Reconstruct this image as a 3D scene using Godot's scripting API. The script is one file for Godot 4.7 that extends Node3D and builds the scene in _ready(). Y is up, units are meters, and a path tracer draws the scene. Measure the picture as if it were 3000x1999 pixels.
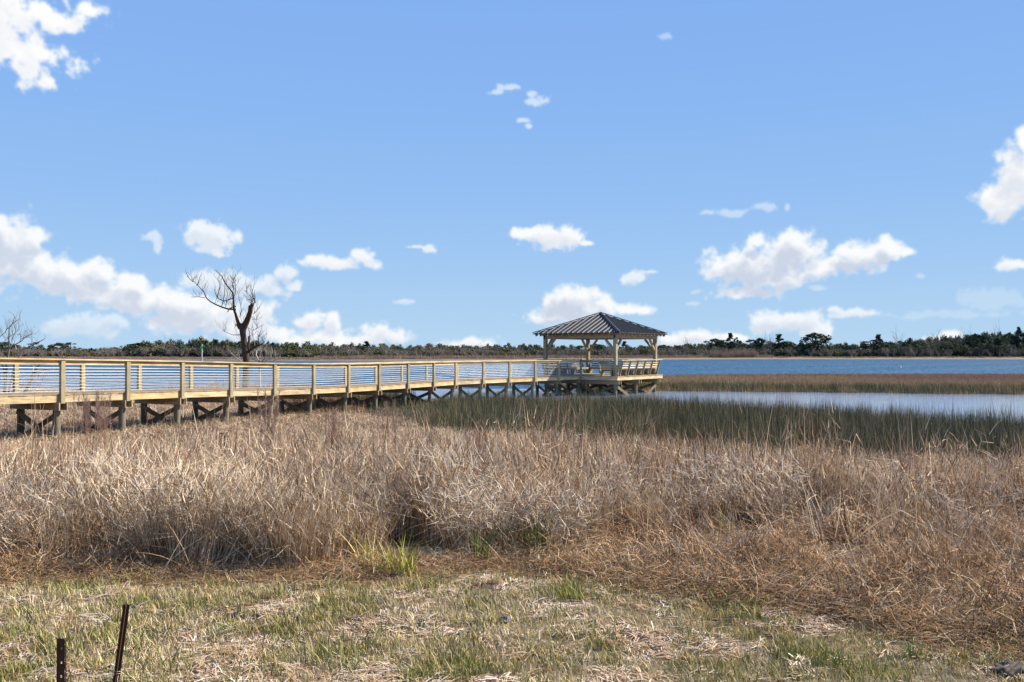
extends Node3D
# A tidal marsh in winter: lawn, dry grasses, a timber boardwalk with cable rails that
# leads to a hipped pavilion, a creek, a marsh island, a bay and a wooded far shore.
# World: x right, y up (water level 0), the camera looks along -z; "d" below is -z.

const F := 2482.0
const EYE := 2.9
var rng := RandomNumberGenerator.new()
var noise := FastNoiseLite.new()
var fine := FastNoiseLite.new()
var M := {}
var names := {}

# ------------------------------------------------------------------ mesh builder
class MB:
	var v := PackedVector3Array()
	var n := PackedVector3Array()
	var c := PackedColorArray()
	var i := PackedInt32Array()

	func tri(a: Vector3, b: Vector3, d: Vector3, col := Color.WHITE) -> void:
		var k := v.size()
		var nn := (d - a).cross(b - a).normalized()
		v.append_array([a, b, d]); n.append_array([nn, nn, nn]); c.append_array([col, col, col])
		i.append_array([k, k + 1, k + 2])

	func quad(a: Vector3, b: Vector3, d: Vector3, e: Vector3, col := Color.WHITE) -> void:
		var k := v.size()
		var nn := (d - a).cross(b - a).normalized()
		v.append_array([a, b, d, e]); n.append_array([nn, nn, nn, nn]); c.append_array([col, col, col, col])
		i.append_array([k, k + 1, k + 2, k, k + 2, k + 3])

	func box(t: Transform3D, s: Vector3, col := Color.WHITE) -> void:
		var h := s * 0.5
		var p := []
		for q in [[-1, -1, -1], [1, -1, -1], [1, 1, -1], [-1, 1, -1], [-1, -1, 1], [1, -1, 1], [1, 1, 1], [-1, 1, 1]]:
			p.append(t * Vector3(q[0] * h.x, q[1] * h.y, q[2] * h.z))
		for f in [[1, 0, 3, 2], [4, 5, 6, 7], [0, 4, 7, 3], [5, 1, 2, 6], [7, 6, 2, 3], [0, 1, 5, 4]]:
			quad(p[f[3]], p[f[2]], p[f[1]], p[f[0]], col)

	func tube(pts: Array, radii: Array, sides := 6, col := Color.WHITE, rough := 0.0, r: RandomNumberGenerator = null) -> void:
		var k0 := v.size()
		var m := pts.size()
		var side := Vector3.RIGHT
		for j in m:
			var t: Vector3 = (pts[mini(j + 1, m - 1)] - pts[maxi(j - 1, 0)]).normalized()
			side = (side - t * side.dot(t))
			if side.length() < 0.05:
				side = t.cross(Vector3(0.3, 0.2, 0.9))
			side = side.normalized()
			var up := t.cross(side)
			for s in sides:
				var a := TAU * s / sides
				var dir := side * cos(a) + up * sin(a)
				var rr: float = radii[j]
				if rough > 0.0:
					rr *= 1.0 + rough * r.randf_range(-1, 1)
				v.append(pts[j] + dir * rr); n.append(dir); c.append(col)
		for j in m - 1:
			for s in sides:
				var a := k0 + j * sides + s
				var b := k0 + j * sides + (s + 1) % sides
				i.append_array([a, a + sides, b, b, a + sides, b + sides])
		var e := v.size()
		v.append(pts[m - 1]); n.append((pts[m - 1] - pts[m - 2]).normalized()); c.append(col)
		for s in sides:
			i.append_array([k0 + (m - 1) * sides + s, e, k0 + (m - 1) * sides + (s + 1) % sides])

	# a flat tapering leaf through the given points
	func ribbon(pts: Array, across: Vector3, w: float, col: Color, taper := true) -> void:
		var k := v.size()
		var m := pts.size()
		for j in m:
			var t := float(j) / (m - 1)
			var hw := w * 0.5 * ((1.0 - t * t * 0.92) if taper else 1.0)
			var tan: Vector3 = (pts[mini(j + 1, m - 1)] - pts[maxi(j - 1, 0)]).normalized()
			var nn := across.cross(tan).normalized()
			v.append(pts[j] - across * hw); v.append(pts[j] + across * hw)
			n.append(nn); n.append(nn); c.append(col); c.append(col)
			if j > 0:
				var a := k + (j - 1) * 2
				i.append_array([a, a + 2, a + 1, a + 1, a + 2, a + 3])

	func mesh(mat: Material) -> ArrayMesh:
		var arr := []
		arr.resize(Mesh.ARRAY_MAX)
		arr[Mesh.ARRAY_VERTEX] = v; arr[Mesh.ARRAY_NORMAL] = n; arr[Mesh.ARRAY_COLOR] = c; arr[Mesh.ARRAY_INDEX] = i
		var am := ArrayMesh.new()
		am.add_surface_from_arrays(Mesh.PRIMITIVE_TRIANGLES, arr)
		am.surface_set_material(0, mat)
		return am

# ------------------------------------------------------------------ node helpers
func numbered(called: String) -> String:
	var k: int = names.get(called, 0)
	names[called] = k + 1
	return called if k == 0 else "%s_%03d" % [called, k]

func tag(o: Node, label := "", category := "", group := "", kind := "") -> void:
	if label: o.set_meta("label", label)
	if category: o.set_meta("category", category)
	if group: o.set_meta("group", group)
	if kind: o.set_meta("kind", kind)

func thing(called: String, label: String, category: String, at := Vector3.ZERO, group := "") -> Node3D:
	var o := Node3D.new()
	o.name = numbered(called)
	add_child(o)
	o.position = at
	tag(o, label, category, group)
	return o

func sub(called: String, parent: Node) -> Node3D:
	var o := Node3D.new()
	o.name = called
	parent.add_child(o, true)
	return o

func put(called: String, mesh: Mesh, parent: Node = self, at := Transform3D()) -> MeshInstance3D:
	var o := MeshInstance3D.new()
	o.name = numbered(called) if parent == self else called
	o.mesh = mesh
	parent.add_child(o, true)
	o.transform = at
	return o

func scatter(called: String, mesh: Mesh, xf: Array, cols: Array, parent: Node = self) -> MultiMeshInstance3D:
	var mm := MultiMesh.new()
	mm.transform_format = MultiMesh.TRANSFORM_3D
	mm.use_colors = true
	mm.mesh = mesh
	mm.instance_count = xf.size()
	for k in xf.size():
		mm.set_instance_transform(k, xf[k])
		mm.set_instance_color(k, cols[k])
	var o := MultiMeshInstance3D.new()
	o.name = numbered(called) if parent == self else called
	o.multimesh = mm
	parent.add_child(o, true)
	return o

func lin(r: float, g: float, b: float) -> Color:
	return Color(r, g, b).linear_to_srgb()

func pick(pts: Array, x: float) -> float:   # piecewise linear
	if x <= pts[0][0]: return pts[0][1]
	for k in range(1, pts.size()):
		if x <= pts[k][0]:
			return lerpf(pts[k - 1][1], pts[k][1], (x - pts[k - 1][0]) / (pts[k][0] - pts[k - 1][0]))
	return pts[-1][1]

func pick_word(list: Array, x: float) -> String:
	for w in list:
		if x < w[0]: return w[1]
	return list[-1][1]

func seen(px: float, py: float, d: float) -> Vector3:   # a measured spot of the photograph at distance d
	return Vector3((px - 1500.0) / F * d, EYE - (py - 1030.0) / F * d, -d)

# ------------------------------------------------------------------ camera, sky, sun
func set_view() -> void:
	var cam := Camera3D.new()
	cam.name = "camera"
	add_child(cam)
	cam.position = Vector3(0, EYE, 0)
	cam.rotation.x = atan(30.5 / F)
	cam.fov = rad_to_deg(2.0 * atan(999.5 / F))
	cam.near = 0.05
	cam.far = 6000.0
	cam.current = true
	var env := Environment.new()
	env.background_mode = Environment.BG_SKY
	env.tonemap_mode = Environment.TONE_MAPPER_LINEAR
	env.tonemap_exposure = 1.9
	env.background_energy_multiplier = 1.0 / 1.9
	env.sdfgi_enabled = true
	env.ssao_enabled = true
	env.ssil_enabled = true
	var sky := Sky.new()
	var pm := PanoramaSkyMaterial.new()
	pm.panorama = ImageTexture.create_from_image(sky_image())
	sky.sky_material = pm
	env.sky = sky
	var we := WorldEnvironment.new()
	we.name = "world_environment"
	we.environment = env
	add_child(we)
	var sun := DirectionalLight3D.new()
	sun.name = "sun"
	add_child(sun)
	var az := deg_to_rad(73.0)      # right of the view axis
	var el := deg_to_rad(37.0)
	var to_sun := Vector3(sin(az) * cos(el), sin(el), -cos(az) * cos(el))
	sun.look_at_from_position(to_sun * 50.0, Vector3.ZERO)
	sun.light_energy = 1.6
	sun.light_color = Color(1.0, 0.955, 0.88)
	sun.light_angular_distance = 0.5
	sun.shadow_enabled = true

func sky_image() -> Image:
	var W := 4096
	var H := 2048
	var im := Image.create(W, H, false, Image.FORMAT_RGB8)
	var rows := []
	var ramp := [[-90, Color(0.42, 0.47, 0.50)], [-1, Color(0.60, 0.70, 0.78)], [0, Color(0.725, 0.845, 0.945)], [2.5, Color(0.69, 0.825, 0.95)],
		[6, Color(0.635, 0.79, 0.955)], [10, Color(0.59, 0.755, 0.955)], [16, Color(0.545, 0.72, 0.95)], [24, Color(0.515, 0.69, 0.94)], [45, Color(0.45, 0.63, 0.91)], [90, Color(0.36, 0.55, 0.86)]]
	for y in H:
		var el := 90.0 - (y + 0.5) / H * 180.0
		var col: Color = ramp[0][1]
		for k in range(1, ramp.size()):
			if el >= ramp[k - 1][0]:
				col = ramp[k - 1][1].lerp(ramp[k][1], clampf((el - ramp[k - 1][0]) / (ramp[k][0] - ramp[k - 1][0]), 0, 1))
		rows.append(col)
		im.fill_rect(Rect2i(0, y, W, 1), col)
	cloud_noise.seed = 5; cloud_noise.frequency = 0.36; cloud_noise.fractal_octaves = 6; cloud_noise.fractal_gain = 0.6
	var n2 := FastNoiseLite.new()
	n2.seed = 9; n2.frequency = 1.0; n2.fractal_octaves = 5; n2.fractal_gain = 0.62
	# clouds: [solidity, grey of the underside, ruffle, [x, y, rx, ry] ...] as measured on the photograph
	var clouds := [
		[1.0, 0.2, 1.2, [70, 168, 135, 78], [110, 40, 150, 55], [262, 22, 55, 40], [-20, 90, 90, 130], [-120, 60, 160, 110]],
		[0.95, 0.8, 0.9, [25, 695, 95, 70], [95, 690, 50, 30], [40, 780, 150, 65], [-110, 760, 170, 110], [200, 820, 150, 62], [325, 865, 150, 55], [460, 890, 135, 52], [575, 925, 150, 62], [690, 955, 100, 48], [300, 800, 45, 25], [395, 830, 60, 25]],
		[0.75, 0.5, 1.2, [600, 822, 55, 32], [680, 838, 80, 40], [765, 845, 80, 38], [838, 808, 40, 28], [868, 835, 28, 16]],
		[0.9, 0.5, 1.0, [770, 930, 50, 40], [800, 985, 55, 26], [735, 960, 60, 50]],
		[0.55, 0.5, 1.1, [245, 960, 125, 34], [330, 950, 60, 22]],
		[0.85, 0.4, 1.2, [613, 692, 82, 36], [625, 730, 45, 28], [570, 675, 35, 25]],
		[0.6, 0.2, 1.5, [440, 700, 32, 16], [456, 722, 14, 20]],
		[0.9, 0.3, 1.0, [970, 770, 100, 24], [1052, 752, 30, 26], [925, 764, 45, 18]],
		[0.95, 0.5, 0.9, [902, 942, 46, 28], [975, 945, 32, 26], [945, 992, 120, 28], [860, 1002, 60, 18]],
		[0.9, 0.5, 0.9, [1115, 977, 60, 32], [1055, 1002, 80, 22], [1165, 988, 40, 20]],
		[0.75, 0.2, 1.4, [1253, 732, 32, 16], [1213, 723, 20, 5]],
		[0.95, 0.4, 1.1, [1541, 690, 50, 24], [1608, 700, 78, 36], [1683, 692, 46, 34], [1725, 712, 26, 8]],
		[0.6, 0.1, 1.6, [1455, 268, 28, 10], [1492, 254, 28, 10], [1578, 296, 40, 18], [1552, 272, 16, 12], [1530, 355, 22, 8], [1545, 370, 14, 8]],
		[0.4, 0.0, 1.6, [1953, 104, 20, 9]],
		[0.95, 0.9, 0.8, [1690, 887, 90, 42], [1630, 885, 46, 34], [1650, 928, 95, 28], [1760, 905, 60, 30], [1858, 906, 58, 20], [1590, 938, 32, 12]],
		[0.75, 0.3, 1.2, [1866, 815, 36, 24], [1912, 796, 24, 5]],
		[0.5, 0.3, 1.0, [1183, 884, 34, 8]],
		[0.95, 0.3, 0.8, [1385, 1012, 78, 24]],
		[0.95, 0.9, 0.9, [2200, 775, 125, 56], [2320, 738, 92, 58], [2213, 708, 26, 22], [2285, 815, 110, 40], [2177, 862, 100, 26], [2120, 800, 60, 40], [2450, 785, 95, 34], [2530, 745, 75, 42], [2600, 730, 60, 35], [2663, 742, 26, 15]],
		[1.0, 0.5, 0.9, [2947, 595, 85, 58], [2985, 500, 60, 78], [3005, 415, 32, 45], [3080, 530, 130, 110], [2900, 610, 30, 25]],
		[0.9, 0.3, 1.0, [2947, 781, 34, 22], [2985, 775, 30, 14]],
		[0.85, 0.6, 0.9, [2302, 945, 105, 34], [2380, 965, 55, 25], [2240, 965, 50, 20]],
		[0.75, 0.4, 1.1, [2490, 918, 75, 16], [2440, 905, 30, 10]],
		[0.95, 0.6, 0.8, [2045, 988, 72, 28], [2150, 992, 45, 16], [1980, 1000, 50, 22]],
		[0.95, 0.2, 0.8, [2787, 982, 36, 16], [2740, 998, 38, 14]],
		[0.45, 0.1, 1.5, [2077, 625, 22, 8], [2144, 620, 34, 13], [2237, 608, 40, 15], [2310, 607, 8, 12]],
		[0.22, 0.0, 1.3, [2930, 880, 120, 32], [2780, 925, 200, 14]],
		[0.35, 0.1, 1.2, [2036, 854, 20, 7], [2030, 890, 22, 7], [2400, 845, 30, 10], [2700, 810, 14, 7]],
	]
	var set_ := []
	for cl in clouds:
		var blobs := []
		for k in range(3, cl.size()):
			var b: Array = cl[k]
			var a := to_sky(b[0] - b[2], b[1])
			var e := to_sky(b[0] + b[2], b[1])
			var t := to_sky(b[0], b[1] - b[3])
			var u := to_sky(b[0], b[1] + b[3])
			blobs.append([(a.x + e.x) * 0.5, (t.y + u.y) * 0.5, (e.x - a.x) * 0.57, (t.y - u.y) * 0.57])
		set_.append([cl[0], cl[1], cl[2], blobs])
	# the same kind of fair-weather clouds goes on all round
	var r := RandomNumberGenerator.new()
	r.seed = 77
	for k in 70:
		var az := r.randf_range(38.0, 322.0)
		var el := 2.0 + 30.0 * pow(r.randf(), 1.6)
		var sz := r.randf_range(0.6, 3.4)
		var blobs := []
		for j in r.randi_range(2, 6):
			blobs.append([az + r.randf_range(-1.2, 1.2) * sz, el + r.randf_range(-0.25, 0.35) * sz, sz * r.randf_range(0.4, 1.0), sz * r.randf_range(0.25, 0.5)])
		set_.append([r.randf_range(0.5, 1.0), r.randf_range(0.2, 0.8), r.randf_range(0.8, 1.4), blobs])
	var scale := 360.0 / W
	for cl in set_:
		var lo := Vector2(1e9, 1e9)
		var hi := Vector2(-1e9, -1e9)
		for b in cl[3]:
			lo = lo.min(Vector2(b[0] - b[2] * 1.5 - 0.4, b[1] - b[3] * 1.5 - 0.4))
			hi = hi.max(Vector2(b[0] + b[2] * 1.5 + 0.4, b[1] + b[3] * 1.5 + 0.4))
		lo.y = maxf(lo.y, 0.05)
		for py in range(int((90.0 - hi.y) / scale), int((90.0 - lo.y) / scale)):
			var el := 90.0 - (py + 0.5) * scale
			for pxx in range(floori(lo.x / scale), ceili(hi.x / scale)):
				var az := (pxx + 0.5) * scale
				var dens := cloud_at(cl, az, el)
				if dens < -0.32: continue
				var w2 := n2.get_noise_2d(az, el)
				var a2: float = clampf((dens + 0.13 + w2 * 0.42 * cl[2]) / 0.62, 0.0, 1.0)
				a2 = a2 * a2 * (3.0 - 2.0 * a2) * cl[0]
				if a2 < 0.004: continue
				var reach: float = clampf((hi.y - lo.y) * 0.16, 0.15, 0.9)
				var over := cloud_at(cl, az + reach * 0.35, el + reach)
				var g: float = clampf((over - 0.05 + w2 * 0.22) * 1.7, 0.0, 1.0) * cl[1] * clampf(dens * 2.2 + 0.3, 0.0, 1.0)
				var body := Color(1.0, 1.0, 1.0).lerp(Color(0.79, 0.825, 0.895), g)
				var q := posmod(pxx, W)
				im.set_pixel(q, py, im.get_pixel(q, py).lerp(body, a2))
	return im

var cloud_noise := FastNoiseLite.new()

func cloud_at(cl: Array, az: float, el: float) -> float:
	var wx: float = cloud_noise.get_noise_2d(az, el) * cl[2] * 0.75
	var wy: float = cloud_noise.get_noise_2d(az + 71.3, el - 13.7) * cl[2] * 0.75
	var dens := -1.0
	for b in cl[3]:
		var qx: float = (az - b[0]) / b[2] + wx
		var qy: float = (el - b[1]) / b[3] + wy
		if qy < 0.0: qy *= 1.3
		var dd := 1.0 - sqrt(qx * qx + qy * qy)
		dens = maxf(dens, dd) + (0.0 if dd < -0.15 or dens < -0.15 else 0.10 * minf(dd + 0.15, 0.4))
	return dens

func to_sky(x: float, y: float) -> Vector2:
	var v := Vector3((x - 1500.0) / F, (1030.0 - y) / F, -1.0).normalized()
	return Vector2(rad_to_deg(atan2(v.x, -v.z)), rad_to_deg(asin(v.y)))

# ------------------------------------------------------------------ materials
func texture(w: int, h: int, f: Callable) -> ImageTexture:
	var im := Image.create(w, h, false, Image.FORMAT_RGB8)
	for y in h:
		for x in w:
			im.set_pixel(x, y, f.call(x, y))
	im.generate_mipmaps()
	return ImageTexture.create_from_image(im)

func tiled(nz: FastNoiseLite, x: float, y: float, w: float, sx: float, sy: float) -> float:
	var a := TAU * x / w
	var b := TAU * y / w
	return nz.get_noise_3d(cos(a) * sx, sin(a) * sx + cos(b) * sy, sin(b) * sy)

func wood(col: Color, tex: Texture2D, rough := 0.75) -> StandardMaterial3D:
	var m := StandardMaterial3D.new()
	m.albedo_color = col
	m.albedo_texture = tex
	m.roughness = rough
	m.uv1_triplanar = true
	m.uv1_world_triplanar = true
	m.uv1_scale = Vector3(0.8, 0.8, 0.8)
	return m

func make_materials() -> void:
	var along := texture(256, 256, func(x, y):
		var g := 0.88 + 0.22 * tiled(fine, x, y, 256.0, 3.0, 60.0) + 0.2 * tiled(noise, x, y, 256.0, 5.0, 26.0) + 0.1 * tiled(noise, x + 31, y + 9, 256.0, 14.0, 14.0) - 0.35 * clampf(tiled(fine, x + 77, y, 256.0, 16.0, 16.0) - 0.42, 0.0, 1.0)
		return Color(g, g * 0.985, g * 0.96))
	var upright := texture(256, 256, func(x, y):
		var g := 0.88 + 0.2 * tiled(fine, x, y, 256.0, 60.0, 3.0) + 0.16 * tiled(noise, x, y, 256.0, 26.0, 5.0) + 0.12 * tiled(noise, x + 31, y + 9, 256.0, 9.0, 9.0)
		return Color(g, g * 0.99, g * 0.96))
	M.pine = []
	for c in [[0.72, 0.565, 0.325], [0.64, 0.51, 0.31], [0.76, 0.61, 0.37], [0.70, 0.53, 0.285], [0.60, 0.49, 0.32], [0.68, 0.56, 0.36]]:
		M.pine.append(wood(lin(c[0], c[1], c[2]), along))
	M.board = []  # the same pine, darkened so its colour carries the shade on the beams
	for c in [[0.40, 0.305, 0.18], [0.35, 0.27, 0.165], [0.44, 0.34, 0.205]]:
		M.board.append(wood(lin(c[0], c[1], c[2]), along))
	M.deck = []
	for c in [[0.42, 0.31, 0.18], [0.36, 0.29, 0.20], [0.46, 0.34, 0.20], [0.38, 0.28, 0.16]]:
		M.deck.append(wood(lin(c[0], c[1], c[2]), along, 0.85))
	M.post = []
	for c in [[0.42, 0.35, 0.21], [0.37, 0.315, 0.20], [0.47, 0.385, 0.225], [0.40, 0.345, 0.225]]:
		M.post.append(wood(lin(c[0], c[1], c[2]), upright))
	M.pile = wood(lin(0.20, 0.185, 0.135), upright, 0.9)
	M.brace = wood(lin(0.21, 0.165, 0.105), along, 0.85)  # even timber tone, darkened to paint in the shade under the decks
	M.cable = StandardMaterial3D.new()
	M.cable.albedo_color = lin(0.78, 0.78, 0.78)
	M.cable.metallic = 0.25
	M.cable.roughness = 0.4
	M.roof = StandardMaterial3D.new()
	M.roof.albedo_color = lin(0.052, 0.050, 0.052)
	M.roof.metallic = 0.0
	M.roof.metallic_specular = 0.35
	M.roof.roughness = 0.5
	M.roof.albedo_texture = texture(128, 128, func(x, y):
		var g := 0.9 + 0.25 * tiled(noise, x, y, 128.0, 8.0, 8.0)
		return Color(g, g, g))
	M.roof.uv1_triplanar = true
	M.roof.uv1_world_triplanar = true
	M.roof.uv1_scale = Vector3(0.6, 0.6, 0.6)
	# leaves and blades take their colour from the vertices
	M.blade = leafy(0.5, 0.72)
	M.rush = leafy(0.3, 0.75)
	M.leaf = leafy(0.25, 0.8)
	M.bark = leafy(0.0, 0.95)
	M.rust = StandardMaterial3D.new()
	M.rust.albedo_color = Color.WHITE
	M.rust.albedo_texture = texture(128, 128, func(x, y):
		var g := 0.5 + 0.5 * tiled(noise, x, y, 128.0, 12.0, 12.0) + 0.35 * tiled(fine, x, y, 128.0, 30.0, 30.0)
		return Color(0.20, 0.125, 0.085).lerp(Color(0.34, 0.20, 0.125), clampf(g, 0, 1)))
	M.rust.uv1_triplanar = true
	M.rust.uv1_world_triplanar = true
	M.rust.uv1_scale = Vector3(3, 3, 3)
	M.rust.roughness = 0.8
	M.rust.metallic = 0.2
	M.ground = StandardMaterial3D.new()
	M.ground.vertex_color_use_as_albedo = true
	M.ground.roughness = 0.95
	M.ground.albedo_texture = texture(256, 256, func(x, y):
		var g := 0.75 + 0.4 * tiled(noise, x, y, 256.0, 14.0, 14.0) + 0.4 * tiled(fine, x, y, 256.0, 34.0, 34.0)
		return Color(g, g * 0.97, g * 0.93))
	M.ground.uv1_triplanar = true
	M.ground.uv1_world_triplanar = true
	M.ground.uv1_scale = Vector3(0.7, 0.7, 0.7)
	M.bay = water(Color(0.048, 0.125, 0.215), 0.38, 2.2, 0.035, 0.12)
	M.creek = water(Color(0.27, 0.31, 0.40), 0.05, 0.10, 0.12, 0.55)

func leafy(back: float, rough: float) -> StandardMaterial3D:
	var m := StandardMaterial3D.new()
	m.vertex_color_use_as_albedo = true
	m.roughness = rough
	m.metallic_specular = 0.3
	if back > 0.0:
		m.backlight_enabled = true
		m.backlight = Color(back, back, back)
	m.cull_mode = BaseMaterial3D.CULL_DISABLED
	return m

func water(col: Color, rough: float, strength: float, scale: float, spec: float) -> StandardMaterial3D:
	var m := StandardMaterial3D.new()
	m.albedo_color = lin(col.r, col.g, col.b)
	m.roughness = rough
	m.metallic_specular = spec
	var nz := FastNoiseLite.new()
	nz.seed = 3
	nz.noise_type = FastNoiseLite.TYPE_SIMPLEX_SMOOTH
	nz.frequency = 0.35
	nz.fractal_octaves = 4
	var im := Image.create(512, 512, false, Image.FORMAT_RGB8)
	for y in 512:
		for x in 512:
			var g := clampf(0.5 + 0.6 * tiled(nz, x, y, 512.0, 9.0, 22.0), 0, 1)
			im.set_pixel(x, y, Color(g, g, g))
	im.bump_map_to_normal_map(8.0 * strength)
	m.normal_enabled = true
	m.normal_scale = 1.0
	m.normal_texture = ImageTexture.create_from_image(im)
	m.uv1_triplanar = true
	m.uv1_world_triplanar = true
	m.uv1_scale = Vector3(scale, scale, scale)
	return m

# ------------------------------------------------------------------ lie of the land
const SHORE := [[-60, 66], [-30, 62], [-14, 58], [-8, 52], [-5, 48], [-2, 46], [0, 45], [7, 43], [13, 37], [17, 31], [25, 26.5], [60, 20]]
const REEDS := [[-30, 66], [-14, 50], [-10, 38], [-6, 36], [-3, 30], [-0.5, 24.5], [3, 20.5], [8, 18.5], [14, 17.2], [20, 16], [60, 13]]
const LAWN := [[-0.8, 7.4], [-0.6, 7.5], [-0.2, 7.6], [0.0, 8.0], [0.12, 7.4], [0.2, 7.0], [0.32, 6.8], [0.44, 6.2], [0.6, 5.7], [0.8, 5.2]]
const FAR := [[-1.0, 310], [-0.6, 290], [-0.36, 268], [-0.2, 248], [-0.04, 265], [0.16, 298], [0.28, 313], [0.6, 313], [1.0, 320]]

func island(x: float, d: float) -> float:      # > 0 inside, in metres from its edge
	var near := pick([[2, 70], [7, 62], [12, 61.5], [24, 59], [34, 56.5], [60, 54], [110, 52]], x)
	var far := pick([[2, 70], [6, 76], [11, 84], [18, 92], [32, 96], [60, 95], [110, 90]], x)
	near += 0.8 * noise.get_noise_2d(x * 6.0, 3.0)
	return minf(minf(d - near, far - d), minf((x - 3.0) * 0.5, (105.0 - x) * 0.5))

func height(x: float, d: float) -> float:
	var s := pick(SHORE, x)
	var y := 0.0
	if d < 7.0:
		y = 0.9 + 0.02 * clampf(-d, 0, 30)
	elif d < 20.0:
		y = lerpf(0.9, 0.25, (d - 7.0) / 13.0)
	else:
		y = lerpf(0.25, 0.04, clampf((d - 20.0) / maxf(s - 21.0, 1.0), 0, 1))
	y += 0.03 * noise.get_noise_2d(x * 9.0, d * 9.0) + 0.012 * fine.get_noise_2d(x * 12.0, d * 12.0)
	if d > s - 1.0:
		y = minf(y, lerpf(0.04, -0.5, clampf((d - s + 1.0) / 3.0, 0, 1))) - clampf((d - s - 3.0) * 0.08, 0, 1.5)
	if d > 40.0:
		var k := island(x, d)
		y = maxf(y, lerpf(-0.5, 0.12, clampf((k + 1.5) / 3.0, 0, 1)) if k > -1.5 else -9.0)
		var f := pick(FAR, x / d)
		if d > f - 10.0:
			y = maxf(y, pick([[-10, -1.0], [0, 0.05], [3, 0.45], [9, 0.6], [40, 1.4], [120, 3.0], [400, 4.0]], d - f) + 0.15 * noise.get_noise_2d(x * 0.6, d * 0.6))
	return y

func build_land() -> void:
	var mb := MB.new()
	var na := 420
	var radii := [0.0]
	var rr := 0.6
	while rr < 4000.0:
		radii.append(rr)
		rr *= 1.034 if rr < 120 else (1.02 if rr < 420 else 1.15)
	for j in radii.size():
		for k in na + 1:
			# finer in front than behind
			var t := float(k) / na * 2.0 - 1.0
			var a := PI * (0.30 * t + 0.70 * t * t * t)
			var x: float = sin(a) * radii[j]
			var d: float = cos(a) * radii[j]
			var y := height(x, d)
			mb.v.append(Vector3(x, y, -d))
			var n1 := noise.get_noise_2d(x * 14.0, d * 14.0)
			var col := Color(0.17, 0.125, 0.08)
			if d > 240.0:
				var f := d - pick(FAR, x / d)
				col = Color(0.30, 0.25, 0.175) if f < 12.0 else Color(0.16, 0.12, 0.08)
				if x < 10.0 and f >= 3.0: col = Color(0.22, 0.165, 0.12)
			elif d < 9.0:
				col = Color(0.34, 0.275, 0.175).lerp(Color(0.16, 0.12, 0.075), clampf(0.5 + n1 * 1.5, 0, 1))
			elif y < 0.12:
				col = Color(0.055, 0.047, 0.038)
			mb.c.append(col)
			if j > 0 and k > 0:
				var q := j * (na + 1) + k
				mb.i.append_array([q, q - na - 2, q - 1, q, q - na - 1, q - na - 2])
	var w := na + 1
	mb.n.resize(mb.v.size())
	for j in radii.size():
		for k in w:
			var a := mb.v[j * w + maxi(k - 1, 0)]
			var b := mb.v[j * w + mini(k + 1, na)]
			var e := mb.v[maxi(j - 1, 0) * w + k]
			var g := mb.v[mini(j + 1, radii.size() - 1) * w + k]
			var nn := (g - e).cross(b - a)
			if nn.length() < 1e-9: nn = Vector3.UP
			nn = nn.normalized()
			mb.n[j * w + k] = nn if nn.y > 0 else -nn
	tag(put("ground", mb.mesh(M.ground)), "", "", "", "structure")
	# water: the open bay ruffled by the wind and the sheltered creek in front of it
	var bay := MB.new()
	bay.quad(Vector3(4, 0, -3000), Vector3(1500, 0, -3000), Vector3(1500, 0, -78), Vector3(4, 0, -78))
	bay.quad(Vector3(-9, 0, -3000), Vector3(4, 0, -3000), Vector3(4, 0, -66), Vector3(-9, 0, -66))
	bay.quad(Vector3(-1500, 0, -3000), Vector3(-9, 0, -3000), Vector3(-9, 0, -8), Vector3(-1500, 0, -8))
	tag(put("bay_water", bay.mesh(M.bay)), "", "", "", "structure")
	var cr := MB.new()
	cr.quad(Vector3(4, 0, -78), Vector3(1500, 0, -78), Vector3(1500, 0, -8), Vector3(4, 0, -8))
	cr.quad(Vector3(-9, 0, -66), Vector3(4, 0, -66), Vector3(4, 0, -8), Vector3(-9, 0, -8))
	tag(put("creek_water", cr.mesh(M.creek)), "", "", "", "structure")

# ------------------------------------------------------------------ timber
var unit_box := BoxMesh.new()

func bar(called: String, parent: Node, a: Vector3, b: Vector3, w: float, h: float, mat: Material, up := Vector3.UP) -> MeshInstance3D:
	# a squared timber from a to b, h thick along "up" and w across
	var z := (b - a)
	var x := up.cross(z).normalized()
	var y := z.cross(x).normalized()
	var o := MeshInstance3D.new()
	o.name = called
	o.mesh = unit_box
	o.material_override = mat
	parent.add_child(o, true)
	o.transform = Transform3D(Basis(x * w, y * h, z), (a + b) * 0.5)
	return o

func rnd(arr: Array): return arr[rng.randi() % arr.size()]

var path := []        # near-side posts: position, deck height

func v3(p: Vector2, y: float) -> Vector3: return Vector3(p.x, y, -p.y)

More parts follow.
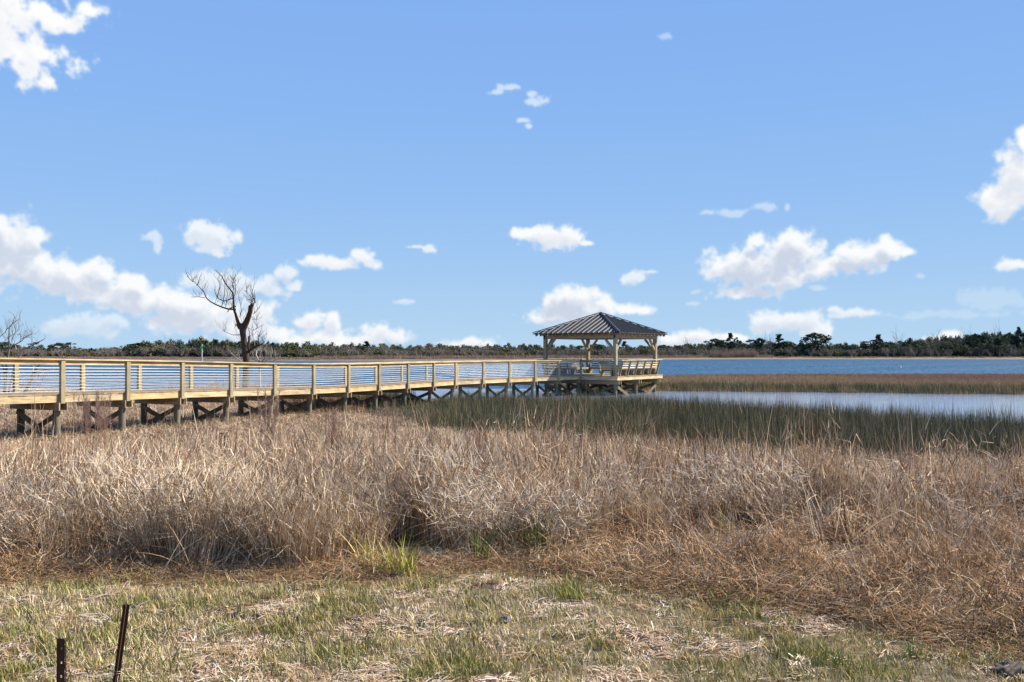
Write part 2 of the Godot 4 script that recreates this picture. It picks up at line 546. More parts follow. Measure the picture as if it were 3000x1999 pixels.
func build_boardwalk() -> void:
	var P := [Vector2(-15.59, 21.16), Vector2(-14.60, 23.41)]
	for q in [[-13.62, 25.66], [-12.66, 27.91], [-11.74, 30.17], [-10.75, 32.40], [-9.69, 34.59], [-8.61, 36.78], [-7.51, 38.96], [-6.45, 41.16], [-5.31, 43.31], [-4.20, 45.49],
			[-3.17, 47.70], [-1.68, 49.63], [-0.15, 51.53], [1.47, 53.35], [3.06, 55.21], [4.64, 57.06]]:
		P.append(Vector2(q[0], q[1]))
	var Y := [1.72, 1.665, 1.61, 1.555, 1.50, 1.43, 1.36, 1.31, 1.275, 1.262, 1.265, 1.268, 1.268, 1.27, 1.27, 1.27, 1.27, 1.27]
	var N := []
	for k in P.size():
		var t: Vector2 = (P[mini(k + 1, P.size() - 1)] - P[maxi(k - 1, 0)]).normalized()
		N.append(Vector2(t.y, -t.x))      # to the near, sunny side
		path.append([P[k], Y[k], N[k]])
	var root := thing("boardwalk", "raised timber boardwalk with white cable railings leading over dry reeds to the pavilion", "boardwalk", v3(P[0], 0.0))
	root.position = Vector3.ZERO
	var W := 2.05
	for side in 2:
		var rail := sub("railing", root)
		rail.set_meta("label", "sunlit railing on the near edge of the boardwalk" if side == 0 else "railing on the water side of the boardwalk")
		var sgn := 1.0 if side == 0 else -1.0
		for k in P.size():
			var n2: Vector2 = N[k]
			var n := Vector3(n2.x, 0, -n2.y)
			var base: Vector3 = v3(P[k] - n2 * (0.0 if side == 0 else W), Y[k])
			var mat: Material = rnd(M.post)
			var nd := n.rotated(Vector3.UP, rng.randf_range(-0.02, 0.02))
			bar("post", rail, base + Vector3(0, -0.285, 0), base + Vector3(0, 1.028, 0), 0.14, 0.10, mat, nd)
			if side == 0:
				for e in [[-0.13, 0.03], [-0.22, -0.03]]:
					var bolt := MB.new()
					bolt.tube([Vector3.ZERO, n * 0.012], [0.013, 0.011], 8, Color(0.5, 0.5, 0.5))
					put("bolt", bolt.mesh(M.cable), rail, Transform3D(Basis(), base + n * 0.049 + Vector3(0, e[0], 0) + Vector3.UP.cross(n) * e[1]))
			if k == 0: continue
			var m2: Vector2 = N[k - 1]
			var m := Vector3(m2.x, 0, -m2.y)
			var prev: Vector3 = v3(P[k - 1] - m2 * (0.0 if side == 0 else W), Y[k - 1])
			var t := (base - prev).normalized()
			var nn := Vector3.UP.cross(t).normalized()
			if nn.dot(n) < 0: nn = -nn
			nn *= sgn
			bar("cap_board", rail, prev - nn * 0.02 + Vector3(0, 1.05, 0) - t * 0.002, base - nn * 0.02 + Vector3(0, 1.05, 0) - t * 0.002, 0.20, 0.040, rnd(M.pine))
			bar("rail_board", rail, prev - nn * 0.032 + Vector3(0, 0.957, 0) + t * 0.073, base - nn * 0.032 + Vector3(0, 0.957, 0) - t * 0.073, 0.034, 0.14, rnd(M.pine))
			for c in 8:
				var h := 0.085 + c * 0.1
				var mb := MB.new()
				mb.tube([Vector3(0, 0, 0), base - prev], [0.0052, 0.0052], 5)
				put("cable", mb.mesh(M.cable), rail, Transform3D(Basis(), prev + Vector3(0, h, 0)))
	var deck := sub("deck", root)
	for k in range(1, P.size()):
		var a: Vector2 = P[k - 1]
		var b: Vector2 = P[k]
		for side in 2:
			var w := 0.07 if side == 0 else W - 0.07
			var p1: Vector3 = v3(a - N[k - 1] * w, Y[k - 1] - 0.145)
			var p2: Vector3 = v3(b - N[k] * w, Y[k] - 0.145)
			var t := (p2 - p1).normalized()
			bar("rim_board", deck, p1 + t * 0.002, p2 - t * 0.002, 0.038, 0.21, rnd(M.pine))
		for s in [0.55, 1.05, 1.5]:
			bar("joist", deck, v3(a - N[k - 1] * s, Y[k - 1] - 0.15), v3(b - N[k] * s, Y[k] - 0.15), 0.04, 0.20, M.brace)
		var count := 16
		for j in count:
			var f := (j + 0.5) / count
			var c: Vector2 = a.lerp(b, f)
			var nn: Vector2 = N[k - 1].lerp(N[k], f).normalized()
			var y := lerpf(Y[k - 1], Y[k], f) - 0.019 + rng.randf_range(-0.001, 0.001)
			bar("deck_plank", deck, v3(c - nn * (0.035 + rng.randf_range(-0.006, 0.006)), y), v3(c - nn * (W - 0.035), y), 0.1465, 0.036, rnd(M.deck))
	for k in P.size():
		var bent := sub("pile_bent", root)
		var n := Vector3(N[k].x, 0, -N[k].y)
		var t := Vector3.UP.cross(n).normalized()
		var near: Vector3 = v3(P[k] - N[k] * 0.24, 0)
		var far: Vector3 = v3(P[k] - N[k] * (W - 0.24), 0)
		var gy := minf(height(P[k].x, P[k].y), 0.2)
		var top: float = Y[k] - 0.255
		for q in [near, far]:
			var mb := MB.new()
			var pts := []
			var rad := []
			for j in 6:
				pts.append(q + Vector3(0, lerpf(gy - 0.7, top - 0.002, j / 5.0), 0))
				rad.append(lerpf(0.118, 0.105, j / 5.0))
			mb.tube(pts, rad, 14, Color.WHITE, 0.03, rng)
			put("pile", mb.mesh(M.pile), bent)
		for s in [-1.0, 1.0]:
			bar("cap_beam", bent, near + n * 0.30 + t * 0.135 * s + Vector3(0, top - 0.118, 0), far - n * 0.30 + t * 0.135 * s + Vector3(0, top - 0.118, 0), 0.045, 0.235, rnd(M.board))
		var hi := top - 0.30
		var lo := maxf(hi - 0.95, gy + 0.06)
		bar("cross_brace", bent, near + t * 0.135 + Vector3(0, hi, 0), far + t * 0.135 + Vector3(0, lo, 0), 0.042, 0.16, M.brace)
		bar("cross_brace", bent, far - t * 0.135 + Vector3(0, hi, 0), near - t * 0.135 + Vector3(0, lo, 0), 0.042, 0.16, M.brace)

# ------------------------------------------------------------------ pavilion
func build_pavilion() -> void:
	var al := deg_to_rad(37.0)
	var c := Vector3(6.27, 0, -59.8)
	var root := thing("pavilion", "open timber pavilion with dark hipped standing-seam metal roof on piles over the creek", "pavilion", c)
	root.basis = Basis(Vector3(cos(al), 0, sin(al)), Vector3.UP, Vector3(-sin(al), 0, cos(al)))
	var Y := 1.27
	var A := 3.2        # half the deck
	var K := 2.80       # half the distance between posts
	var R := 3.46       # half the eaves
	# deck
	var deck := sub("deck", root)
	var np := 43
	for j in np:
		var z := lerpf(-A + 0.073, A - 0.073, j / float(np - 1))
		bar("deck_plank", deck, Vector3(-A - 0.02, Y - 0.018, z), Vector3(A + 0.02, Y - 0.018, z), 0.1435, 0.036, rnd(M.deck))
	for s in [-1.0, 1.0]:
		bar("rim_board", deck, Vector3(s * (A - 0.03), Y - 0.155, -A), Vector3(s * (A - 0.03), Y - 0.155, A), 0.04, 0.235, M.pine[0])
		bar("rim_board", deck, Vector3(-A + 0.052, Y - 0.155, s * (A - 0.03)), Vector3(A - 0.052, Y - 0.155, s * (A - 0.03)), 0.04, 0.235, M.pine[1])
	for j in 11:
		var x := lerpf(-A + 0.35, A - 0.35, j / 10.0)
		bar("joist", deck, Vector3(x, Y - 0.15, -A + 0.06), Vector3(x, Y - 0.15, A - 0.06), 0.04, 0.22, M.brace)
	# bents
	for z in [-2.75, 0.0, 2.75]:
		var bent := sub("pile_bent", root)
		var top := Y - 0.275
		for s in [-1.0, 1.0]:
			bar("cap_beam", bent, Vector3(-A + 0.06, top - 0.14, z + s * 0.14), Vector3(A - 0.06, top - 0.14, z + s * 0.14), 0.05, 0.27, rnd(M.board))
		var xs := [-2.75, 0.0, 2.75]
		for x in xs:
			var mb := MB.new()
			var pts := []
			var rad := []
			for j in 6:
				pts.append(Vector3(x, lerpf(-1.6, top - 0.003, j / 5.0), z))
				rad.append(lerpf(0.15, 0.13, j / 5.0))
			mb.tube(pts, rad, 14, Color.WHITE, 0.03, rng)
			put("pile", mb.mesh(M.pile), bent)
		for k in 2:
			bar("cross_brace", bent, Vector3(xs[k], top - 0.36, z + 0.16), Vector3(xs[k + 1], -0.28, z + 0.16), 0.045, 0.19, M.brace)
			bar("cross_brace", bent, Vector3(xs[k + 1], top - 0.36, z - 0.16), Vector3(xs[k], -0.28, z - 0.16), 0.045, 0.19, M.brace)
	for s in [-1.0, 1.0]:
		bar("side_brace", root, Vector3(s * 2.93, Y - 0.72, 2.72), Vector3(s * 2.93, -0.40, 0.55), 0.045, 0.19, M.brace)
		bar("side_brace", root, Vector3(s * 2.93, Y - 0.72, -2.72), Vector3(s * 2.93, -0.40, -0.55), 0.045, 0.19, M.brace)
	# posts, beams, knee braces
	var BT := Y + 2.50
	for sx in [-1.0, 1.0]:
		for sz in [-1.0, 1.0]:
			bar("corner_post", root, Vector3(sx * K, Y - 0.002, sz * K), Vector3(sx * K, BT, sz * K), 0.225, 0.225, rnd(M.post), Vector3.RIGHT)
			for o in [Vector3(-sx, 0, 0), Vector3(0, 0, -sz)]:
				var p := Vector3(sx * K, 0, sz * K)
				bar("knee_brace", root, p + o * 0.09 + Vector3(0, BT - 0.80, 0), p + o * 0.80 + Vector3(0, BT - 0.005, 0), 0.13, 0.13, rnd(M.post), o.cross(Vector3.UP).cross(o + Vector3.UP))
	for s in [-1.0, 1.0]:
		for e in [-0.085, 0.085]:
			bar("roof_beam", root, Vector3(s * K + e, BT + 0.125, -K - 0.13), Vector3(s * K + e, BT + 0.125, K + 0.13), 0.05, 0.25, rnd(M.board))
			bar("roof_beam", root, Vector3(-K + 0.112, BT + 0.122, s * K + e), Vector3(K - 0.112, BT + 0.122, s * K + e), 0.05, 0.244, rnd(M.board))
	# roof: four slopes of seamed metal strips, rafters below
	var EY := 4.13
	var AY := 5.58
	var roof := sub("roof", root)
	var slope := (AY - EY) / R
	for q in 4:
		var turn := Basis(Vector3.UP, q * PI / 2)
		var strips := 17
		var w := 2.0 * R / strips
		for j in strips:
			var x0 := -R + j * w
			var x1 := x0 + w
			var z0 := absf(x0)
			var z1 := absf(x1)
			var p := func(x: float, z: float, dy: float) -> Vector3: return turn * Vector3(x, EY + (R - z) * slope + dy, z)
			var mb := MB.new()
			var top := 0.0
			if x0 < 0.0 and x1 > 0.0:
				mb.quad(p.call(x0, R, top), p.call(x1, R, top), p.call(x1, z1, top), p.call(x0, z0, top))
				mb.tri(p.call(x0, z0, top), p.call(x1, z1, top), p.call(0.0, 0.0, top))
			else:
				mb.quad(p.call(x0, R, top), p.call(x1, R, top), p.call(x1, z1, top), p.call(x0, z0, top))
			mb.quad(p.call(x0, R, top), p.call(x1, R, top), p.call(x1, R, -0.035), p.call(x0, R, -0.035))
			# the raised seam along its edge
			if j > 0:
				var zz := z0 + 0.10
				if zz < R - 0.08:
					for f in [[-0.065, 0.0, -0.026, 0.052], [0.026, 0.052, 0.065, 0.0], [-0.026, 0.052, 0.026, 0.052]]:
						mb.quad(p.call(x0 + f[0], R, f[1]), p.call(x0 + f[2], R, f[3]), p.call(x0 + f[2], zz, f[3]), p.call(x0 + f[0], zz, f[1]))
					mb.quad(p.call(x0 - 0.065, R, 0.0), p.call(x0 - 0.026, R, 0.052), p.call(x0 + 0.026, R, 0.052), p.call(x0 + 0.065, R, 0.0))
			put("roof_panel", mb.mesh(M.roof), roof)
		# hip cap
		var hip := MB.new()
		var e0: Vector3 = turn * Vector3(R + 0.01, EY + 0.085, R + 0.01)
		var e1 := Vector3(0, AY + 0.10, 0)
		for s in [0, 1]:
			var off: Vector3 = turn * (Vector3(-0.2, 0, 0) if s == 0 else Vector3(0, 0, -0.2))
			var drop := Vector3(0, 0.012, 0)
			hip.quad(e0, e1, e1 + off * 0.6 - drop * 2.0, e0 + off - drop)
		hip.tube([e0 - Vector3(0, 0.005, 0), e1 - Vector3(0, 0.005, 0)], [0.018, 0.018], 6)
		put("hip_cap", hip.mesh(M.roof), roof)
		# rafters
		for j in 13:
			var x := lerpf(-R + 0.28, R - 0.28, j / 12.0)
			var inner := maxf(absf(x) + 0.05, 0.2)
			if inner > R - 0.1: continue
			var a: Vector3 = turn * Vector3(x, EY - 0.115, R - 0.07)
			var b: Vector3 = turn * Vector3(x, EY - 0.115 + (R - 0.07 - inner) * slope, inner)
			bar("rafter", roof, a, b, 0.045, 0.14, rnd(M.board))
		# sheathing boards seen from below
		var sh := MB.new()
		sh.tri(turn * Vector3(-R + 0.03, EY - 0.04, R - 0.03), turn * Vector3(0, AY - 0.04, 0), turn * Vector3(R - 0.03, EY - 0.04, R - 0.03))
		put("sheathing", sh.mesh(M.board[0]), roof)
	# benches
	bench(root, 0, -2.65, 2.65, 6, Y)
	bench(root, 1, 1.30, 2.65, 3, Y)
	bench(root, 1, -2.65, -1.80, 2, Y)
	bench(root, 2, -2.65, 2.65, 6, Y)
	bench(root, 3, -0.2, 2.65, 4, Y)
	# the cap rail of the entrance side, and a plain rail by the opening
	bar("cap_board", root, Vector3(0.40, Y + 1.05, A + 0.02), Vector3(1.25, Y + 1.05, A + 0.02), 0.19, 0.04, M.board[2])
	bar("rail_board", root, Vector3(0.40, Y + 0.957, A - 0.0), Vector3(1.25, Y + 0.957, A - 0.0), 0.034, 0.14, M.board[1])
	# low kerb boards along the open water side
	bar("kerb_board", root, Vector3(0.35, Y + 0.27, -A + 0.1), Vector3(2.6, Y + 0.27, -A + 0.1), 0.14, 0.05, M.pine[2])
	for x in [0.4, 1.45, 2.5]:
		bar("kerb_post", root, Vector3(x, Y - 0.002, -A + 0.1), Vector3(x, Y + 0.244, -A + 0.1), 0.09, 0.09, M.pine[1], Vector3.RIGHT)

# side 0: +x, 1: +z, 2: -x, 3: -z; f..t along the side, k supports
func bench(root: Node3D, side: int, f: float, t: float, k: int, Y: float) -> void:
	var b := sub("bench", root)
	var turn := Basis(Vector3.UP, [0.0, -PI / 2, PI, PI / 2][side])
	# local: +x outwards, z along
	if side == 1 or side == 2:
		var s := f
		f = -t; t = -s
	if side == 3 or side == 1:
		var s2 := f
		f = -t; t = -s2
	if side == 1:
		pass
	var g := func(x: float, y: float, z: float) -> Vector3: return turn * Vector3(x, 0, z) + Vector3(0, Y + y, 0)
	var m: Array = M.pine if side == 0 else M.post
	for j in k:
		var z := lerpf(f + 0.04, t - 0.04, j / float(k - 1))
		bar("back_support", b, g.call(2.98, 0.0, z), g.call(3.29, 1.03, z), 0.042, 0.115, rnd(M.post), turn * Vector3(1, 0, 0))
		bar("seat_support", b, g.call(2.74, 0.0, z + 0.045), g.call(2.74, 0.415, z + 0.045), 0.042, 0.36, rnd(M.board), turn * Vector3(1, 0, 0))
	for y in [0.56, 0.72, 0.88]:
		var x: float = 2.945 + (y + 0.0) * 0.301
		bar("back_slat", b, g.call(x, y - 0.01, f), g.call(x, y - 0.01, t), 0.03, 0.095, rnd(m), turn * Vector3(-0.3, 1, 0).normalized())
	for x in [2.63, 2.765, 2.90]:
		bar("seat_slat", b, g.call(x, 0.435, f), g.call(x, 0.435, t), 0.128, 0.037, rnd(m))
	bar("seat_edge", b, g.call(2.547, 0.385, f), g.call(2.547, 0.385, t), 0.034, 0.13, rnd(m))
	bar("cap_board", b, g.call(3.27, 1.05, f - 0.25), g.call(3.27, 1.05, t + 0.25), 0.19, 0.04, rnd(m))

# ------------------------------------------------------------------ grasses
func blade(mb: MB, base: Vector3, h: float, w: float, lean: Vector2, curl: float, col: Color, segs := 3, kink := 0.0) -> void:
	var pts := []
	var ax := Vector3(lean.y, 0, -lean.x)
	if ax.length() < 0.01: ax = Vector3.RIGHT
	ax = ax.normalized().rotated(Vector3.UP, rng.randf_range(-0.9, 0.9))
	for j in segs + 1:
		var t := float(j) / segs
		var out := lean * h * pow(t, curl)
		var y := h * t * (1.0 - 0.28 * lean.length() * t)
		if kink > 0.0 and t > kink:
			var e := t - kink
			out += lean.normalized() * h * e * 0.9
			y = h * (kink * (1.0 - 0.2 * lean.length()) - e * rng.randf_range(0.1, 0.5))
		pts.append(base + Vector3(out.x, y, out.y))
	mb.ribbon(pts, ax, w, col)

func tone(list: Array, spread := 0.15) -> Color:
	var c: Color = list[rng.randi() % list.size()]
	var k := 1.0 + rng.randf_range(-spread, spread)
	return Color(c.r * k, c.g * k, c.b * k)

func ring(r: float) -> Vector3:
	var a := rng.randf() * TAU
	var q := r * sqrt(rng.randf())
	return Vector3(cos(a) * q, 0, sin(a) * q)

func dir2(l: float) -> Vector2: return Vector2.from_angle(rng.randf() * TAU) * l

const STRAW := [Color(0.63, 0.52, 0.385), Color(0.54, 0.43, 0.30), Color(0.70, 0.595, 0.46), Color(0.34, 0.235, 0.145), Color(0.20, 0.125, 0.072)]
const REED := [Color(0.74, 0.62, 0.475), Color(0.63, 0.51, 0.37), Color(0.68, 0.56, 0.415), Color(0.40, 0.285, 0.19), Color(0.17, 0.105, 0.065), Color(0.12, 0.072, 0.045), Color(0.22, 0.135, 0.08), Color(0.15, 0.09, 0.055)]
const RUSTY := [Color(0.38, 0.235, 0.115), Color(0.28, 0.16, 0.075), Color(0.48, 0.325, 0.175), Color(0.17, 0.095, 0.05), Color(0.58, 0.44, 0.285)]
const OLIVE := [Color(0.075, 0.078, 0.042), Color(0.10, 0.096, 0.054), Color(0.05, 0.054, 0.032), Color(0.17, 0.145, 0.09), Color(0.36, 0.29, 0.20)]

func cattail_clump() -> ArrayMesh:
	var mb := MB.new()
	for k in 22:
		var kink := rng.randf_range(0.35, 0.8) if rng.randf() < 0.42 else 0.0
		blade(mb, ring(0.26), rng.randf_range(0.4, 1.14), rng.randf_range(0.011, 0.023), dir2(rng.randf_range(0.03, 0.34) if rng.randf() < 0.72 else rng.randf_range(0.35, 0.8)), rng.randf_range(1.1, 2.4), tone(REED, 0.2), 5, kink)
	leaves(mb, 12, 0.34, 0.3, 0.95)
	for k in 18:   # fallen leaves caught between the stems
		var p := ring(0.3) + Vector3(0, rng.randf_range(0.02, 0.55), 0)
		var a := rng.randf() * TAU
		var v := Vector3(cos(a), rng.randf_range(-0.5, 0.5), sin(a)).normalized() * rng.randf_range(0.2, 0.45)
		mb.ribbon([p - v * 0.5, p + Vector3(0, 0.02, 0), p + v * 0.5], v.cross(Vector3.UP).normalized(), rng.randf_range(0.008, 0.015), tone(REED + RUSTY))
	return mb.mesh(M.blade)

func bunch_clump(n: int, r: float) -> ArrayMesh:
	var mb := MB.new()
	for k in n:   # rusty culms, then pale long leaves that arch over
		var rusty := rng.randf() < 0.58
		var b := ring(r)
		var l := Vector2(b.x, b.z) / r * rng.randf_range(0.05, 0.38) + dir2(0.14)
		if rusty:
			blade(mb, b, rng.randf_range(0.35, 0.8), rng.randf_range(0.005, 0.008), l * 0.7, 1.3, tone(RUSTY, 0.25), 3)
		else:
			blade(mb, b, rng.randf_range(0.55, 1.08), rng.randf_range(0.005, 0.010), l * rng.randf_range(0.8, 1.7), 2.0, tone(STRAW.slice(0, 4), 0.22), 5, rng.randf_range(0.45, 0.85) if rng.randf() < 0.25 else 0.0)
	leaves(mb, n * 2, r * 1.9, 0.35, 1.0)
	return mb.mesh(M.blade)

# short curling leaves through the upper part of a clump
func leaves(mb: MB, n: int, r: float, lo: float, hi: float) -> void:
	for k in n:
		var y := rng.randf_range(lo, hi)
		var p := ring(r * lerpf(0.55, 1.0, sin(clampf((y - lo) / (hi - lo), 0, 1) * PI * 0.8))) + Vector3(0, y * rng.randf_range(0.85, 1.0), 0)
		var a := rng.randf() * TAU
		var v := Vector3(cos(a), rng.randf_range(0.0, 3.0), sin(a)).normalized() * rng.randf_range(0.10, 0.28)
		var curl := Vector3(rng.randf_range(-1, 1), rng.randf_range(-1.0, 0.2), rng.randf_range(-1, 1)) * 0.035
		mb.ribbon([p, p + v * 0.5, p + v + curl], v.cross(Vector3(0.3, 0.8, 0.4)).normalized(), rng.randf_range(0.004, 0.0085), tone(STRAW + [STRAW[2], STRAW[0], RUSTY[1], RUSTY[3]], 0.25))

func tangle_clump() -> ArrayMesh:
	var mb := MB.new()
	for k in 120:
		var p := ring(0.32) + Vector3(0, rng.randf_range(0.0, 0.42) * rng.randf_range(0.4, 1.0), 0)
		var a := rng.randf() * TAU
		var v := Vector3(cos(a), rng.randf_range(-0.7, 0.9), sin(a)).normalized() * rng.randf_range(0.06, 0.24)
		var bend := Vector3(rng.randf_range(-1, 1), rng.randf_range(-0.3, 1), rng.randf_range(-1, 1)) * 0.04
		mb.ribbon([p - v * 0.5, p + bend, p + v * 0.5], v.cross(Vector3(0.2, 1, 0.1)).normalized(), rng.randf_range(0.003, 0.007), tone(RUSTY + [STRAW[0], STRAW[3], RUSTY[1], Color(0.11, 0.065, 0.038)], 0.25), false)
	for k in 5:
		blade(mb, ring(0.3), rng.randf_range(0.35, 0.62), rng.randf_range(0.004, 0.008), dir2(rng.randf_range(0.2, 0.7)), 1.5, tone(STRAW), 3)
	return mb.mesh(M.blade)

func stalk_mesh() -> ArrayMesh:
	var mb := MB.new()
	for k in 5:
		var p := ring(0.25)
		var l := dir2(rng.randf_range(0.5, 1.6))
		blade(mb, p, rng.randf_range(0.35, 0.7), rng.randf_range(0.006, 0.011), l, rng.randf_range(0.9, 1.4), tone([STRAW[0], STRAW[2], STRAW[1]], 0.15), 4)
	return mb.mesh(M.blade)

func rush_clump() -> ArrayMesh:
	var mb := MB.new()
	for k in 40:
		blade(mb, ring(0.28), rng.randf_range(0.4, 1.15), rng.randf_range(0.007, 0.013), dir2(rng.randf_range(0.02, 0.28)), 1.3, tone(OLIVE), 2)
	return mb.mesh(M.rush)

func marsh_clump(cols: Array) -> ArrayMesh:
	var mb := MB.new()
	for k in 46:
		blade(mb, ring(0.55), rng.randf_range(0.5, 1.05), rng.randf_range(0.014, 0.026), dir2(rng.randf_range(0.02, 0.25)), 1.3, tone(cols, 0.2), 2)
	return mb.mesh(M.rush)

func turf_clump(cols: Array, h: float) -> ArrayMesh:
	var mb := MB.new()
	for k in 24:
		blade(mb, ring(0.065), h * rng.randf_range(0.4, 1.15), rng.randf_range(0.0034, 0.006), dir2(rng.randf_range(0.1, 0.8)), 1.5, tone(cols, 0.2), 2)
	return mb.mesh(M.blade)

func litter_clump() -> ArrayMesh:
	var mb := MB.new()
	var main := rng.randf() * PI
	for k in 34:
		var p := ring(0.15) + Vector3(0, rng.randf_range(0.004, 0.03), 0)
		var a := main + rng.randfn(0, 0.5)
		var v := Vector3(cos(a), rng.randf_range(-0.12, 0.16), sin(a)) * rng.randf_range(0.03, 0.15)
		mb.ribbon([p - v * 0.5, p + Vector3(0, rng.randf_range(0, 0.01), 0), p + v * 0.5], v.cross(Vector3.UP).normalized(), rng.randf_range(0.004, 0.009), tone([Color(0.74, 0.64, 0.53), Color(0.68, 0.57, 0.45), Color(0.78, 0.69, 0.58), Color(0.44, 0.30, 0.19), Color(0.25, 0.16, 0.10)]), false)
	return mb.mesh(M.blade)

func spot(x: float, d: float, s: Vector3, lean := 0.08) -> Transform3D:
	var b := Basis(Vector3.UP, rng.randf() * TAU)
	b = Basis(Vector3(rng.randf_range(-1, 1), 0, rng.randf_range(-1, 1)).normalized(), rng.randf_range(0, lean)) * b
	return Transform3D(b.scaled_local(s), Vector3(x, height(x, d) - 0.01, -d))

func walk_depth(x: float) -> float:      # how far off the boardwalk's near edge is at that x
	for k in range(1, path.size()):
		var a: Vector2 = path[k - 1][0]
		var b: Vector2 = path[k][0]
		if x >= a.x and x <= b.x: return lerpf(a.y, b.y, (x - a.x) / (b.x - a.x))
	return 0.0

func near_walk(x: float, d: float) -> bool:
	for k in range(1, path.size()):
		var a: Vector2 = path[k - 1][0] - path[k - 1][2] * 1.0
		var b: Vector2 = path[k][0] - path[k][2] * 1.0
		var q := Geometry2D.get_closest_point_to_segment(Vector2(x, d), a, b)
		if q.distance_to(Vector2(x, d)) < 1.35: return true
	return false

# the height of the tops of the dry reeds falls away towards the creek
func reed_top(m: float, d: float) -> float:
	return EYE - pick([[-0.6, 0.103], [-0.3, 0.096], [-0.1, 0.086], [0.05, 0.086], [0.25, 0.098], [0.45, 0.112], [0.6, 0.116]], m) * d

